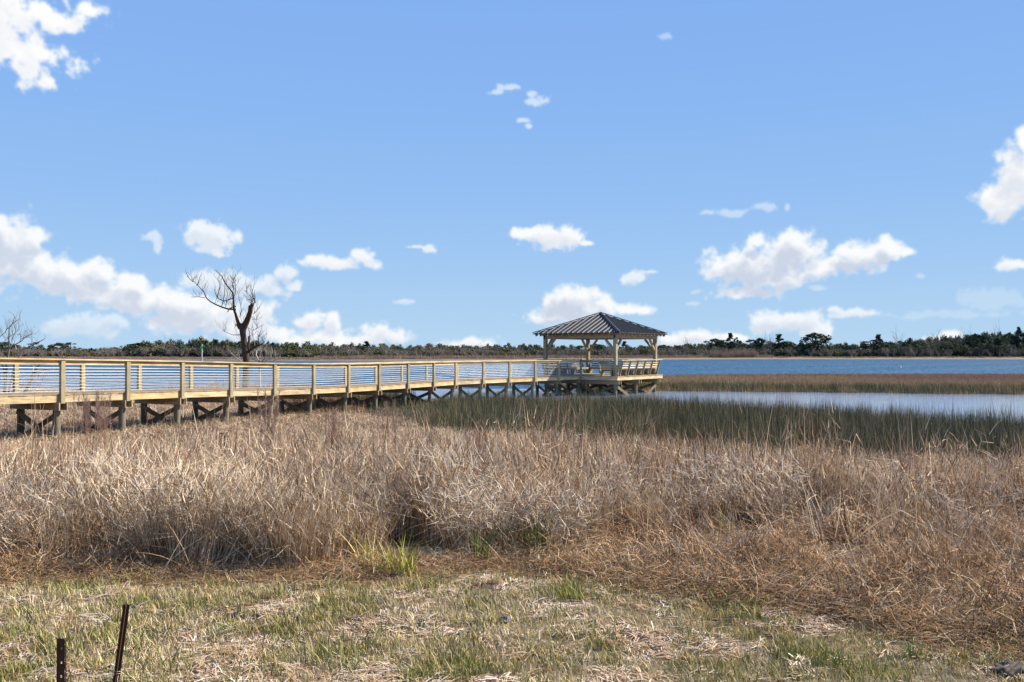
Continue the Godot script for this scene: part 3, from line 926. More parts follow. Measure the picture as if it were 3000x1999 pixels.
func build_vegetation() -> void:
	var lists := {}
	var add := func(kind: String, t: Transform3D, col: Color) -> void:
		if not lists.has(kind): lists[kind] = [[], []]
		lists[kind][0].append(t)
		lists[kind][1].append(col)
	# --- turf and straw
	var d := 3.6
	while d < 9.4:
		var x := -0.72 * d - 0.6
		while x < 0.72 * d + 0.6:
			var xx := x + rng.randf_range(-0.04, 0.04)
			var dd := d + rng.randf_range(-0.04, 0.04)
			x += 0.062
			var edge := pick(LAWN, xx / dd) + 0.35 * noise.get_noise_2d(xx * 20.0, dd * 20.0)
			if dd > edge + 0.95: continue
			var straw := 0.75 * noise.get_noise_2d(xx * 16.0 + 40.0, dd * 26.0) + 0.5 * fine.get_noise_2d(xx * 18.0, dd * 26.0)
			var g := noise.get_noise_2d(xx * 22.0 - 90.0, dd * 22.0 + 20.0) + 0.4 * fine.get_noise_2d(xx * 14.0 + 9.0, dd * 14.0) + 0.10 * clampf(xx - 1.0, 0, 2)
			var many := clampf((straw - 0.04) * 4.0, 0.0, 1.0)
			if rng.randf() < 0.05 + 0.34 * many:
				add.call("litter%d" % (rng.randi() % 3), spot(xx, dd, Vector3.ONE * rng.randf_range(0.6, 1.15), 0.2), tone([Color(1, 1, 1), Color(0.92, 0.84, 0.76), Color(0.8, 0.66, 0.54)], 0.15))
			if rng.randf() < many * 0.85: continue
			var s := rng.randf_range(0.65, 1.35)
			if g > 0.42 and rng.randf() < 0.5:
				add.call("turf_green", spot(xx, dd, Vector3(s, s * 1.15, s)), tone([Color(1, 1, 1), Color(1.2, 1.1, 0.8)]))
			elif rng.randf() < 0.36 + g * 0.9:
				add.call("turf_olive", spot(xx, dd, Vector3(s, s, s)), tone([Color(1, 1, 1), Color(1.15, 1.02, 0.9)]))
			else:
				add.call("turf_dry", spot(xx, dd, Vector3(s, s * 0.85, s)), tone([Color(1, 1, 1), Color(0.85, 0.8, 0.72)]))
		d += 0.062
	# hummocks: taller tufts scattered over the lawn
	for k in 420:
		var dd := rng.randf_range(4.2, 8.0)
		var xx := rng.randf_range(-0.68, 0.68) * dd
		if dd > pick(LAWN, xx / dd): continue
		var s := rng.randf_range(1.3, 2.2)
		add.call(rnd(["turf_olive", "turf_dry", "turf_olive", "turf_dry", "turf_green"]), spot(xx, dd, Vector3(s, s * 0.9, s)), tone([Color(1, 1, 1)], 0.2))
	# --- dry field
	d = 5.6
	while d < 66.0:
		var st := 0.24 if d < 14.0 else (0.30 if d < 24.0 else 0.40)
		var x := -0.70 * d - 1.0
		while x < 0.70 * d + 1.0:
			var xx := x + rng.randf_range(-0.5, 0.5) * st
			var dd := d + rng.randf_range(-0.5, 0.5) * st
			x += st
			var m := xx / dd
			var edge := pick(LAWN, m) + 0.35 * noise.get_noise_2d(xx * 20.0, dd * 20.0) + 0.5 * noise.get_noise_2d(xx * 9.0 + 11.0, 4.0)
			if dd < edge: continue
			var hollow := false
			for h0 in [[-3.0, 8.5, 0.62], [-2.4, 8.1, 0.3], [-0.95, 8.75, 0.72], [-0.30, 8.8, 0.5], [0.45, 9.1, 0.42], [1.85, 9.4, 0.5], [3.4, 8.7, 0.45], [-4.7, 8.9, 0.45], [4.5, 9.3, 0.4], [2.7, 9.9, 0.45]]:
				if Vector2(xx - h0[0], (dd - h0[1]) * 0.62).length() < h0[2]: hollow = true
			if hollow: continue
			var s := pick(SHORE, xx)
			var c := pick(REEDS, xx) + 1.6 * noise.get_noise_2d(xx * 7.0, dd * 7.0)
			if dd > s + 0.3 + 1.5 * noise.get_noise_2d(xx * 9.0 + 5.0, 0.0): continue
			var open := noise.get_noise_2d(xx * 13.0 + 200.0, dd * 13.0)
			var warm := clampf(0.4 + m * 0.9 + 1.2 * noise.get_noise_2d(xx * 5.0 - 60.0, dd * 5.0), 0, 1)
			var tint := Color(1.04, 1.0, 0.95).lerp(Color(0.88, 0.79, 0.70), warm)
			var under := near_walk(xx, dd) if dd > 19.0 and xx < 6.0 else false
			if dd < c:
				var right := maxf(clampf((m - 0.02) / 0.12, 0, 1), 0.75 * clampf((-0.40 - m) / 0.06, 0, 1))
				var deep := lerpf(3.0, 4.2, right)
				if dd < edge + deep and rng.randf() < lerpf(0.30, 0.92, right) * clampf((edge + deep - dd) * 1.2, 0, 1):
					if open > 0.36 and right < 0.5: continue
					var h := rng.randf_range(0.6, 1.2) * lerpf(0.6, 1.0, clampf((dd - edge) * 1.5, 0, 1)) * (1.0 + 0.9 * noise.get_noise_2d(xx * 24.0, dd * 24.0))
					add.call("tangle%d" % (rng.randi() % 3), spot(xx, dd, Vector3(1.0, h, 1.0), 0.2), tone([tint], 0.15))
					if rng.randf() < 0.7: continue
				if dd < edge + 0.5 + rng.randf() * 0.5: continue
				var lump := noise.get_noise_2d(xx * 26.0, dd * 26.0) + 0.5 * noise.get_noise_2d(xx * 9.0 + 33.0, dd * 9.0)
				if lump < (-0.12 if dd < 14.0 else -0.2) and rng.randf() < 0.85: continue
				var top := minf(1.22, reed_top(m, dd) - height(xx, dd)) * (1.0 + 0.8 * lump)
				if dd < edge + deep: top *= lerpf(0.80, 0.66, right)
				if top < 0.28: top = rng.randf_range(0.28, 0.42)
				if under: top = minf(top, 0.62)
				if open > 0.34 and dd < edge + 3.5: continue
				var sc := rng.randf_range(0.72, 1.10)
				if dd > 12.5: sc = minf(sc, maxf(0.26, (reed_top(m, dd) - height(xx, dd)) * (0.98 if rng.randf() < 0.08 else 0.84)) / top)
				var mat := clampf(0.12 + 0.9 * noise.get_noise_2d(xx * 8.0 - 70.0, dd * 8.0), 0.08, 0.5)
				if dd < edge + deep * 0.8 or rng.randf() < 0.22:
					if rng.randf() < (0.16 if dd < edge + 1.6 else 0.6): add.call("fine%d" % (rng.randi() % 3), spot(xx, dd, Vector3(1.0, top * sc, 1.0), 0.22), tone([tint], 0.2))
				else:
					add.call("reed%d" % (rng.randi() % 4), spot(xx, dd, Vector3(1.0, top * sc, 1.0), mat), tone([tint], 0.25))
			else:
				var rag := noise.get_noise_2d(xx * 22.0, dd * 22.0)
				if rag < -0.34 and rng.randf() < 0.7: continue
				var h := rng.randf_range(0.64, 0.98) * (1.0 + 0.5 * rag)
				if rng.randf() < 0.07: h *= 1.3
				if under: h *= 0.5
				var low := clampf((-0.06 - m) / 0.06, 0, 1)
				if low > 0.0 and dd < walk_depth(xx): h = lerpf(h, minf(h, maxf(0.16, reed_top(m, dd) - height(xx, dd) - 0.05)), low)
				if xx < -7.0 and rng.randf() < 0.6 + (-7.0 - xx) * 0.1:
					add.call("reed%d" % (rng.randi() % 4), spot(xx, dd, Vector3(1.0, h * 0.9, 1.0), 0.1), tone([Color(0.72, 0.60, 0.48)]))
				else:
					var k := clampf(0.4 + noise.get_noise_2d(xx * 6.0, dd * 6.0), 0, 1)
					add.call("rush%d" % (rng.randi() % 3), spot(xx, dd, Vector3(1.0, h, 1.0), 0.1), tone([Color(0.86, 0.92, 0.82).lerp(Color(1.4, 1.12, 0.88), k * k * k)], 0.3))
					if rng.randf() < (0.14 if dd < c + 2.0 else 0.03): add.call("reed0", spot(xx, dd, Vector3(0.6, rng.randf_range(0.4, 0.75), 0.6)), Color(0.9, 0.8, 0.68))
		d += st
	for k in 230:      # long stalks that have fallen across one another
		var dd := rng.randf_range(6.6, 12.5)
		var xx := rng.randf_range(-0.68, 0.68) * dd
		var edge := pick(LAWN, xx / dd)
		if dd < edge - 0.25: continue
		var t := spot(xx, dd, Vector3.ONE * rng.randf_range(0.5, 1.0), 0.5)
		t.origin.y += rng.randf_range(0.0, 0.35) * clampf(dd - edge, 0, 1)
		add.call("stalk%d" % (rng.randi() % 2), t, tone([Color(1, 1, 1), Color(0.85, 0.72, 0.6)], 0.2))
	for k in 850:     # low dead leaves spilling from the foot of the grass on to the lawn
		var m := rng.randf_range(-0.68, 0.68)
		var dd := pick(LAWN, m) + rng.randfn(0.12, 0.2)
		var xx := m * dd
		add.call("tangle%d" % (rng.randi() % 3), spot(xx, dd, Vector3(0.75, rng.randf_range(0.25, 0.8) * clampf(0.35 + (dd - pick(LAWN, m)) * 0.8, 0.2, 1.0), 0.75), 0.2), tone([Color(1, 0.97, 0.9), Color(0.8, 0.72, 0.62)], 0.2))
	# wrack of dead stems along the foot of the rushes
	for k in 900:
		var x := rng.randf_range(2.0, 19.0)
		var dd := pick(REEDS, x) + rng.randfn(-0.5, 0.55)
		if dd > 0.7 * 60.0 or x > dd * 0.75: continue
		add.call("litter%d" % (rng.randi() % 3), spot(x, dd, Vector3.ONE * rng.randf_range(1.5, 2.6), 0.3), tone([Color(0.80, 0.76, 0.76)], 0.2))
	# --- the marsh island
	d = 54.0
	while d < 98.0:
		var x := 3.0
		while x < 0.72 * d + 2.0:
			var xx := x + rng.randf_range(-0.25, 0.25)
			var dd := d + rng.randf_range(-0.25, 0.25)
			x += 0.52
			var k := island(xx, dd)
			if k < 0.0 and rng.randf() > 0.1 * (1.0 + k): continue
			if k < -1.0: continue
			var z := dd - pick([[2, 70], [7, 62], [12, 61.5], [24, 59], [34, 56.5], [60, 54]], xx) + 2.4 * noise.get_noise_2d(xx * 3.0, dd * 5.0)
			var h := rng.randf_range(0.36, 0.5)
			var kind := "marsh_red"
			if z < 4.5: kind = "marsh_olive"; h = rng.randf_range(0.5, 0.68)
			elif z < 9.0: kind = "marsh_gold"; h = rng.randf_range(0.42, 0.55)
			elif z < 20.0: kind = "marsh_brown"
			elif z < 25.0 + 6.0 * noise.get_noise_2d(xx * 2.0, 9.0) and xx < 34.0: kind = "marsh_gold"
			if rng.randf() < 0.15: kind = rnd(["marsh_brown", "marsh_gold"])
			add.call(kind, spot(xx, dd, Vector3(1.0, h, 1.0)), tone([Color(1, 1, 1), Color(1.1, 1.0, 0.95)], 0.18))
		d += 0.52
	# far-shore reeds and dry marsh
	for k in 5200:
		var m := rng.randf_range(-0.70, 0.70)
		var px := 1500.0 + m * F
		var f := pick(FAR, m)
		var dd := f + 4.0 + 14.0 * rng.randf()
		var h := rng.randf_range(0.3, 0.7)
		if px > 930.0 and px < 2260.0:
			dd = f + 7.0 + 14.0 * rng.randf()
			h = rng.randf_range(0.5, 1.5)
			if px > 2080.0 and px < 2215.0: h = rng.randf_range(2.2, 3.4); dd = f + 8.0 + 6.0 * rng.randf()
		elif px > 2260.0 and rng.randf() < 0.75: continue
		add.call("far_reed", spot(m * dd, dd, Vector3(2.2, h, 2.2)), tone([Color(1, 1, 1), Color(0.85, 0.75, 0.75)], 0.2))
	# --- build
	var group := {
		"turf_green": ["lawn_grass", turf_clump([Color(0.19, 0.22, 0.055), Color(0.14, 0.17, 0.045), Color(0.32, 0.30, 0.11)], 0.08), "green blades of the rough mown lawn"],
		"turf_olive": ["lawn_grass", turf_clump([Color(0.38, 0.34, 0.14), Color(0.27, 0.26, 0.09), Color(0.54, 0.46, 0.25), Color(0.14, 0.14, 0.05)], 0.07), "olive yellow grass of the rough mown lawn"],
		"turf_dry": ["lawn_grass", turf_clump([Color(0.68, 0.575, 0.38), Color(0.54, 0.44, 0.27), Color(0.50, 0.43, 0.22), Color(0.26, 0.19, 0.11)], 0.062), "straw coloured grass of the rough mown lawn"],
		"marsh_olive": ["marsh_grass", marsh_clump([Color(0.13, 0.135, 0.07), Color(0.17, 0.165, 0.08), Color(0.095, 0.10, 0.06), Color(0.24, 0.20, 0.12)]), "dark olive cordgrass along the creek edge of the marsh island"],
		"marsh_gold": ["marsh_grass", marsh_clump([Color(0.38, 0.29, 0.13), Color(0.30, 0.24, 0.10), Color(0.42, 0.31, 0.18)]), "golden cordgrass on the marsh island"],
		"marsh_brown": ["marsh_grass", marsh_clump([Color(0.37, 0.26, 0.19), Color(0.42, 0.30, 0.215), Color(0.26, 0.18, 0.13)]), "pinkish brown cordgrass on the marsh island"],
		"marsh_red": ["marsh_grass", marsh_clump([Color(0.30, 0.18, 0.13), Color(0.25, 0.15, 0.115), Color(0.37, 0.24, 0.17)]), "reddish brown cordgrass on the bay side of the marsh island"],
		"far_reed": ["shore_reeds", marsh_clump([Color(0.30, 0.225, 0.175), Color(0.24, 0.18, 0.14), Color(0.36, 0.285, 0.22)]), "pinkish brown reeds along the far shore"],
	}
	for k in 4: group["reed%d" % k] = ["cattail_reeds", cattail_clump(), "dry straw coloured cattail leaves filling the marsh field"]
	for k in 2: group["stalk%d" % k] = ["dry_grass", stalk_mesh(), "long fallen straw stalks crossing the front of the reed field"]
	for k in 3:
		group["fine%d" % k] = ["dry_grass", bunch_clump(64, 0.2), "fine dry bleached grass at the front of the reed field"]
		group["tangle%d" % k] = ["dry_undergrowth", tangle_clump(), "matted rusty brown stems and vines at the lawn edge"]
		group["rush%d" % k] = ["rushes", rush_clump(), "dark olive needle rushes along the creek"]
		group["litter%d" % k] = ["straw_litter", litter_clump(), "pale cut straw lying on the lawn and along the rushes"]
	for k in group:
		if not lists.has(k): continue
		var o := scatter(group[k][0], group[k][1], lists[k][0], lists[k][1])
		tag(o, group[k][2], "reeds" if "reed" in group[k][0] else ("straw" if "straw" in group[k][0] else "grass"), "", "stuff")
		print(k, " ", lists[k][0].size())

func build_plants() -> void:
	# the bunch grasses that stand out at the front of the field
	var protos := [bunch_clump(330, 0.26), bunch_clump(380, 0.30), bunch_clump(280, 0.22)]
	var spots := [[500, 8.5, 0.95], [585, 8.2, 0.95], [660, 8.5, 1.0], [760, 9.2, 0.9], [880, 8.9, 0.95], [980, 9.6, 0.9], [1060, 9.0, 0.85], [1245, 9.9, 1.05], [1330, 9.9, 1.0], [1450, 9.3, 0.85], [1560, 9.8, 0.9], [1690, 9.4, 0.85],
		[1780, 10.2, 0.95], [1900, 9.8, 0.85], [500, 9.0, 0.9], [610, 9.3, 0.95], [720, 8.3, 0.8], [840, 8.4, 0.82], [930, 8.5, 0.8], [1010, 8.8, 0.85], [1390, 9.0, 0.75], [1620, 8.9, 0.75], [1180, 10.1, 1.0], [190, 8.7, 0.75], [300, 9.9, 0.9], [1070, 10.2, 1.0], [1500, 10.3, 1.0], [1280, 10.4, 1.05], [400, 9.9, 1.0], [250, 9.4, 0.9], [110, 9.0, 0.8], [40, 9.9, 0.9], [340, 10.2, 0.95], [2600, 10.4, 0.8], [2450, 11.0, 0.8], [2250, 10.6, 0.8], [2080, 10.8, 0.85]]
	for s in spots:
		var x: float = (s[0] - 1500.0) / F * s[1]
		var o := put("grass_clump", protos[rng.randi() % 3], self, spot(x, s[1] + rng.randf_range(-0.45, 0.2), Vector3(1.1, s[2] * rng.randf_range(0.8, 1.1), 1.1), 0.24))
		var by := pick_word([[230, "among matted stems at the lawn edge"], [520, "on the rim of the first dark hollow"], [820, "in the thick row between two dark hollows"], [1120, "behind the yellow-green tufts"], [1480, "on the deep hollow's rim by yellow-green tufts"], [1760, "by the tall green tuft"], [9999, "rising from the matted rusty undergrowth"]], s[0])
		tag(o, ("tall" if s[2] > 0.93 else ("low" if s[2] < 0.83 else "arching")) + " bleached grass clump " + by, "grass clump", "bunch grass clumps along the lawn edge")
	# strap-leaved green tufts
	var tufts := [
		[1075, 1668, 0.48, "yellow", "yellowing strap-leaved tuft leaning left at the foot of the dry grass"],
		[1135, 1680, 0.34, "yellow", "small yellow-green tuft between two larger strap-leaved tufts"],
		[1190, 1688, 0.45, "lime", "bright yellow-green strap-leaved tuft beside the dark hollow in the grass"],
		[1415, 1640, 0.40, "green", "dark green tuft in shade at the lawn edge"],
		[1580, 1625, 0.58, "green", "tall green grass tuft growing through dry stems"],
		[2050, 1712, 0.26, "lime", "two bright green upright leaves in the brown undergrowth"],
		[2120, 1530, 0.30, "pale", "pale green tuft inside the matted brown stems"],
		[650, 1865, 0.10, "green", "small dark green grass tuft on the lawn beside pale straw"],
		[2680, 1940, 0.16, "green", "fresh green grass tuft on the lawn near the grey rock"],
		[2430, 1960, 0.15, "green", "low fresh green grass tuft on the open lawn"]]
	var pal := {"yellow": [Color(0.52, 0.44, 0.12), Color(0.40, 0.36, 0.08), Color(0.56, 0.47, 0.24)], "lime": [Color(0.36, 0.36, 0.06), Color(0.26, 0.30, 0.045), Color(0.50, 0.44, 0.15)],
		"green": [Color(0.13, 0.19, 0.035), Color(0.10, 0.15, 0.03), Color(0.24, 0.26, 0.07)], "pale": [Color(0.36, 0.36, 0.16), Color(0.28, 0.29, 0.12)]}
	for t in tufts:
		var d: float = 2.03 * F / (t[1] - 1030.0)
		var mb := MB.new()
		var few: bool = "two bright" in t[4]
		for k in (4 if few else 34):
			blade(mb, ring(0.03 if few else 0.09), t[2] * rng.randf_range(0.55, 1.1), rng.randf_range(0.008, 0.016) * (0.5 if t[2] < 0.2 else 1.0), dir2(rng.randf_range(0.15, 0.95) * (0.3 if few else 1.0)), 1.7, tone(pal[t[3]], 0.2), 5)
		var x: float = (t[0] - 1500.0) / F * d
		var o := put("green_tuft", mb.mesh(M.blade), self, Transform3D(Basis(), Vector3(x, height(x, d), -d)))
		tag(o, t[4], "plant", "green tufts at the lawn edge")
	# feathery plume grasses
	var plumes := [[270, 17.0, 1.72, 12, 0.40, "broad stand of pinkish brown plumes in front of the boardwalk piles"], [781, 15.5, 1.75, 5, 0.07, "single tight bundle of pinkish plumes under the boardwalk rim"],
		[975, 13.0, 1.42, 5, 0.10, "fanned pinkish plume rising over pale cattails"], [1140, 15.0, 1.55, 3, 0.10, "slender leaning brown plume below the boardwalk bend"], [1400, 12.2, 1.25, 3, 0.10, "short pinkish plume in the middle of the cattails"]]
	for p in plumes:
		var d: float = p[1]
		var x: float = (p[0] - 1500.0) / F * d
		var root := thing("plume_clump", p[5], "plume grass", Vector3(x, height(x, d), -d), "plume grasses in the reed field")
		var stalks := MB.new()
		var fluff := MB.new()
		for k in p[3] * 2:
			var b := ring(p[4])
			var h: float = p[2] * rng.randf_range(0.82, 1.02) - 0.0
			var lean := Vector3(rng.randf_range(-0.1, 0.14), 0, rng.randf_range(-0.08, 0.08)) * h
			var tip := b + lean + Vector3(0, h, 0)
			stalks.tube([b, b.lerp(tip, 0.5), tip], [0.005, 0.004, 0.002], 5, Color(0.33, 0.21, 0.13))
			for j in 90:
				var f := rng.randf_range(0.58, 1.0)
				var q := b.lerp(tip, f)
				var out := Vector3(rng.randf_range(-1, 1), rng.randf_range(0.6, 2.0), rng.randf_range(-1, 1)).normalized() * rng.randf_range(0.05, 0.14)
				fluff.ribbon([q, q + out * 0.5, q + out + Vector3(0.015, -0.01, 0)], out.cross(Vector3(0.3, 0.2, 1)).normalized(), 0.004, tone([Color(0.40, 0.265, 0.20), Color(0.33, 0.21, 0.155), Color(0.47, 0.33, 0.26)]))
		put("stalk", stalks.mesh(M.bark), root)
		put("plume", fluff.mesh(M.blade), root)

# ------------------------------------------------------------------ trees
func twigs(mb: MB, p: Vector3, v: Vector3, l: float, r: float, depth: int, col: Color, lift := 0.25) -> void:
	var pts := [p]
	var rad := [r]
	var q := p
	var dir := v.normalized()
	var n := 3
	for k in n:
		dir = (dir + Vector3(rng.randf_range(-1, 1), rng.randf_range(-0.6, 0.6) + lift, rng.randf_range(-1, 1)) * 0.28).normalized()
		q += dir * l / n
		pts.append(q)
		rad.append(r * lerpf(1.0, 0.45, (k + 1.0) / n))
		if depth > 0 and rng.randf() < 0.85:
			var side := (dir + Vector3(rng.randf_range(-1, 1), rng.randf_range(-0.4, 0.9), rng.randf_range(-1, 1)) * 0.9).normalized()
			twigs(mb, q, side, l * rng.randf_range(0.4, 0.7), r * 0.55, depth - 1, col, lift)
	mb.tube(pts, rad, 5 if r > 0.01 else 4, col)

# a limb measured on the photograph: [x, y, radius] in the units of that study, with its depth
func limb(pts: Array, ox: float, oy: float, sc: float, d: float, drift: float) -> Array:
	var out := []
	var rad := []
	for k in pts.size():
		var w := seen(ox + pts[k][0] * sc, oy + pts[k][1] * sc, d)
		w.z += drift * k / maxf(pts.size() - 1, 1) + rng.randf_range(-0.04, 0.04)
		out.append(w)
		rad.append(pts[k][2] * sc / F * d)
	return [out, rad]

func dead_tree(called: String, label: String, limbs: Array, ox: float, oy: float, sc: float, d: float, bark: Color, pale: Color, extra: int) -> Node3D:
	var first := seen(ox + limbs[0][0][0] * sc, oy + limbs[0][0][1] * sc, d)
	var root := thing(called, label, "tree", Vector3(first.x, height(first.x, d), -d))
	var tr := Transform3D(Basis(), -root.position)
	for k in limbs.size():
		var drift: float = 0.0 if k == 0 else rng.randf_range(-0.8, 0.8) * (0.4 + limbs[k].size() * 0.08)
		var pr := limb(limbs[k], ox, oy, sc, d, drift)
		var mb := MB.new()
		var pts: Array = pr[0]
		var col := bark if k < 4 or rng.randf() < 0.75 else pale
		mb.tube(pts, pr[1], 10 if k == 0 else 7, col, 0.10, rng)
		put("trunk" if k == 0 else "branch", mb.mesh(M.bark), root, tr)
		var tw := MB.new()
		var many: int = extra * 2 if limbs[k].size() > 4 else extra
		for j in many:
			var a := rng.randi_range(1, pts.size() - 1)
			if k == 0 and a < 2: continue
			var p: Vector3 = pts[a - 1].lerp(pts[a], rng.randf())
			twigs(tw, p, Vector3(rng.randf_range(-0.7, 0.7), rng.randf_range(0.1, 1.4), rng.randf_range(-0.7, 0.7)), rng.randf_range(0.18, 0.55), 0.009, 2, bark, 0.55)
		if tw.v.size() > 0: tag(put("twigs", tw.mesh(M.bark), root, tr), "", "", "", "stuff")
	return root

func build_dead_trees() -> void:
	var g := Color(0.075, 0.058, 0.047)
	var pale := Color(0.34, 0.30, 0.26)
	dead_tree("dead_tree", "tall forked leafless dead tree with split trunk standing behind the boardwalk", [
		[[860, 2050, 52], [868, 1700, 46], [872, 1500, 44], [880, 1300, 42], [868, 1180, 44], [845, 1060, 36], [835, 960, 38], [828, 870, 46], [845, 830, 40]],
		[[838, 880, 42], [880, 800, 38], [915, 740, 35], [945, 670, 33], [955, 610, 28], [985, 575, 22]],
		[[806, 880, 34], [775, 800, 24], [752, 710, 17], [738, 640, 15], [742, 540, 12], [735, 430, 11], [700, 380, 9], [655, 310, 8], [620, 230, 6], [545, 150, 3]],
		[[738, 640, 12], [640, 634, 11], [560, 612, 10], [470, 575, 9], [400, 535, 8], [345, 490, 7.5], [310, 410, 6], [230, 330, 5], [190, 290, 4], [145, 260, 2.5]],
		[[345, 490, 4.5], [270, 480, 3.5], [180, 485, 2]],
		[[190, 290, 3.5], [165, 250, 3], [150, 215, 2]], [[235, 335, 4], [262, 318, 3.5], [285, 290, 5]],
		[[738, 605, 9], [690, 606, 8], [650, 632, 7], [615, 670, 5]],
		[[725, 490, 7], [640, 515, 6.5], [560, 530, 6], [500, 500, 5.5], [465, 470, 4.5], [420, 370, 2.5]],
		[[500, 500, 4], [520, 400, 4], [525, 320, 3.5], [490, 240, 1.5]],
		[[560, 600, 4], [575, 480, 4], [572, 360, 4], [555, 200, 1.5]], [[620, 600, 4], [625, 480, 3.5], [640, 390, 3], [610, 330, 2]],
		[[735, 430, 6], [748, 330, 4.5], [750, 255, 2]], [[712, 395, 5], [705, 310, 4], [712, 235, 2]], [[690, 360, 4], [690, 290, 3], [680, 250, 2]],
		[[978, 570, 8], [930, 522, 6], [865, 505, 5], [872, 440, 3], [825, 390, 1.5]], [[985, 560, 6], [962, 470, 4], [966, 385, 2]], [[992, 550, 5], [990, 480, 3.5], [980, 420, 2]], [[960, 590, 6], [930, 560, 4], [900, 550, 3]],
		[[790, 740, 4], [822, 650, 3.5], [815, 540, 2.5], [800, 420, 1.2]],
		[[880, 1200, 22], [940, 1152, 18], [1030, 1105, 14], [1095, 1085, 9], [1142, 1050, 4]], [[1095, 1075, 5], [1102, 1030, 4], [1098, 985, 2.5]], [[1030, 1105, 7], [1045, 1030, 6], [1050, 990, 5], [1090, 970, 2.5]],
		[[890, 1160, 17], [905, 1080, 16], [905, 985, 13], [915, 970, 8]],
		[[980, 1100, 4], [965, 1000, 4.5], [948, 905, 4], [895, 870, 3]], [[955, 910, 3.5], [1010, 880, 2.5], [1085, 830, 1.5]],
		[[800, 965, 6], [700, 965, 4], [600, 932, 2.5], [540, 900, 1.5]], [[778, 880, 9], [740, 840, 6], [715, 830, 5], [690, 880, 2.5]],
		[[950, 770, 6], [1000, 770, 4], [1035, 735, 2]], [[965, 700, 5], [1000, 660, 4], [1040, 600, 2]],
		[[845, 1100, 6], [870, 1180, 8]],
	], 520, 760, 0.2296, 45.0, g, pale, 5)
	var w := Color(0.40, 0.36, 0.32)
	dead_tree("dead_shrub", "pale grey leafless shrub of tangled bare branches beside the split dead trunk", [
		[[1060, 1900, 16], [1055, 1600, 14], [1050, 1420, 13], [1040, 1300, 12]],
		[[1040, 1300, 10], [1010, 1260, 9], [982, 1220, 9], [985, 1165, 8], [1020, 1140, 6]], [[1040, 1300, 9], [980, 1275, 8], [915, 1265, 5]],
		[[1045, 1310, 8], [1060, 1240, 7], [1075, 1160, 5], [1070, 1110, 3]], [[1050, 1330, 8], [1120, 1270, 7], [1155, 1200, 5], [1150, 1120, 3]], [[1050, 1340, 8], [1180, 1260, 6], [1200, 1180, 4], [1180, 1110, 2.5]],
		[[1120, 1290, 6], [1180, 1300, 5], [1190, 1240, 4]], [[1060, 1350, 7], [1260, 1280, 5], [1300, 1240, 3]], [[900, 1400, 6], [800, 1290, 6], [740, 1240, 4], [660, 1150, 2]],
	], 520, 760, 0.2296, 46.5, w, w, 4)
	var g2 := Color(0.19, 0.16, 0.14)
	dead_tree("dead_tree", "low spreading leafless dead tree with curved branches at the boardwalk's landward end", [
		[[60, 2100, 30], [90, 1600, 27], [110, 1300, 25], [140, 1050, 23], [160, 960, 22], [186, 830, 19], [180, 650, 13], [184, 420, 10], [240, 330, 8], [285, 200, 6], [240, 130, 3], [150, 80, 1.5]],
		[[240, 330, 6], [330, 290, 5], [385, 260, 4], [450, 262, 2]], [[184, 420, 7], [95, 440, 7], [60, 500, 6], [-20, 560, 6], [-120, 640, 8]],
		[[150, 1900, 26], [220, 1400, 25], [290, 1080, 24], [335, 980, 20], [380, 850, 14], [480, 790, 12], [600, 720, 9], [740, 640, 6], [745, 585, 4], [700, 540, 2]],
		[[195, 830, 12], [330, 745, 10], [440, 690, 9], [520, 650, 8], [590, 600, 7], [720, 540, 4], [765, 522, 2]], [[380, 700, 6], [390, 640, 6], [440, 615, 5], [530, 600, 4], [640, 600, 3]],
		[[225, 690, 8], [270, 640, 7], [330, 545, 6], [400, 490, 5], [480, 460, 2.5]], [[290, 670, 7], [320, 740, 7], [370, 850, 7]], [[320, 540, 5], [440, 560, 4], [470, 640, 4]],
		[[340, 960, 10], [480, 930, 9], [600, 890, 8], [690, 850, 6], [780, 800, 3]], [[180, 600, 6], [270, 545, 4], [310, 530, 2]], [[180, 700, 5], [60, 700, 6], [-40, 730, 6]],
		[[160, 400, 4], [140, 350, 3], [135, 320, 1.5]], [[300, 430, 3], [340, 460, 3], [350, 520, 4]], [[180, 640, 4], [100, 580, 3], [80, 490, 3]],
		[[100, 1400, 14], [60, 1180, 12], [20, 1100, 10], [-60, 1000, 8]],
	], 0, 900, 0.1467, 43.0, g2, pale, 3)
	dead_tree("fallen_branch", "grey forked driftwood limb lying in the marsh behind the boardwalk rail", [
		[[480, 1760, 40], [560, 1600, 36], [610, 1480, 32], [660, 1350, 30], [700, 1280, 26], [760, 1190, 18], [800, 1140, 12]],
		[[690, 1290, 24], [780, 1262, 20], [880, 1245, 15], [960, 1255, 12], [1030, 1290, 10], [1070, 1250, 6]], [[650, 1310, 17], [620, 1240, 15], [590, 1190, 14], [520, 1185, 12]],
		[[700, 1420, 16], [770, 1340, 13], [830, 1280, 10]], [[340, 1520, 24], [450, 1560, 24], [560, 1560, 22], [760, 1510, 18], [960, 1540, 12]], [[850, 1490, 9], [890, 1430, 9], [945, 1365, 7]], [[380, 1300, 5], [410, 1400, 6], [450, 1520, 7]],
	], 0, 900, 0.1467, 47.0, Color(0.24, 0.21, 0.185), Color(0.42, 0.38, 0.34), 1)

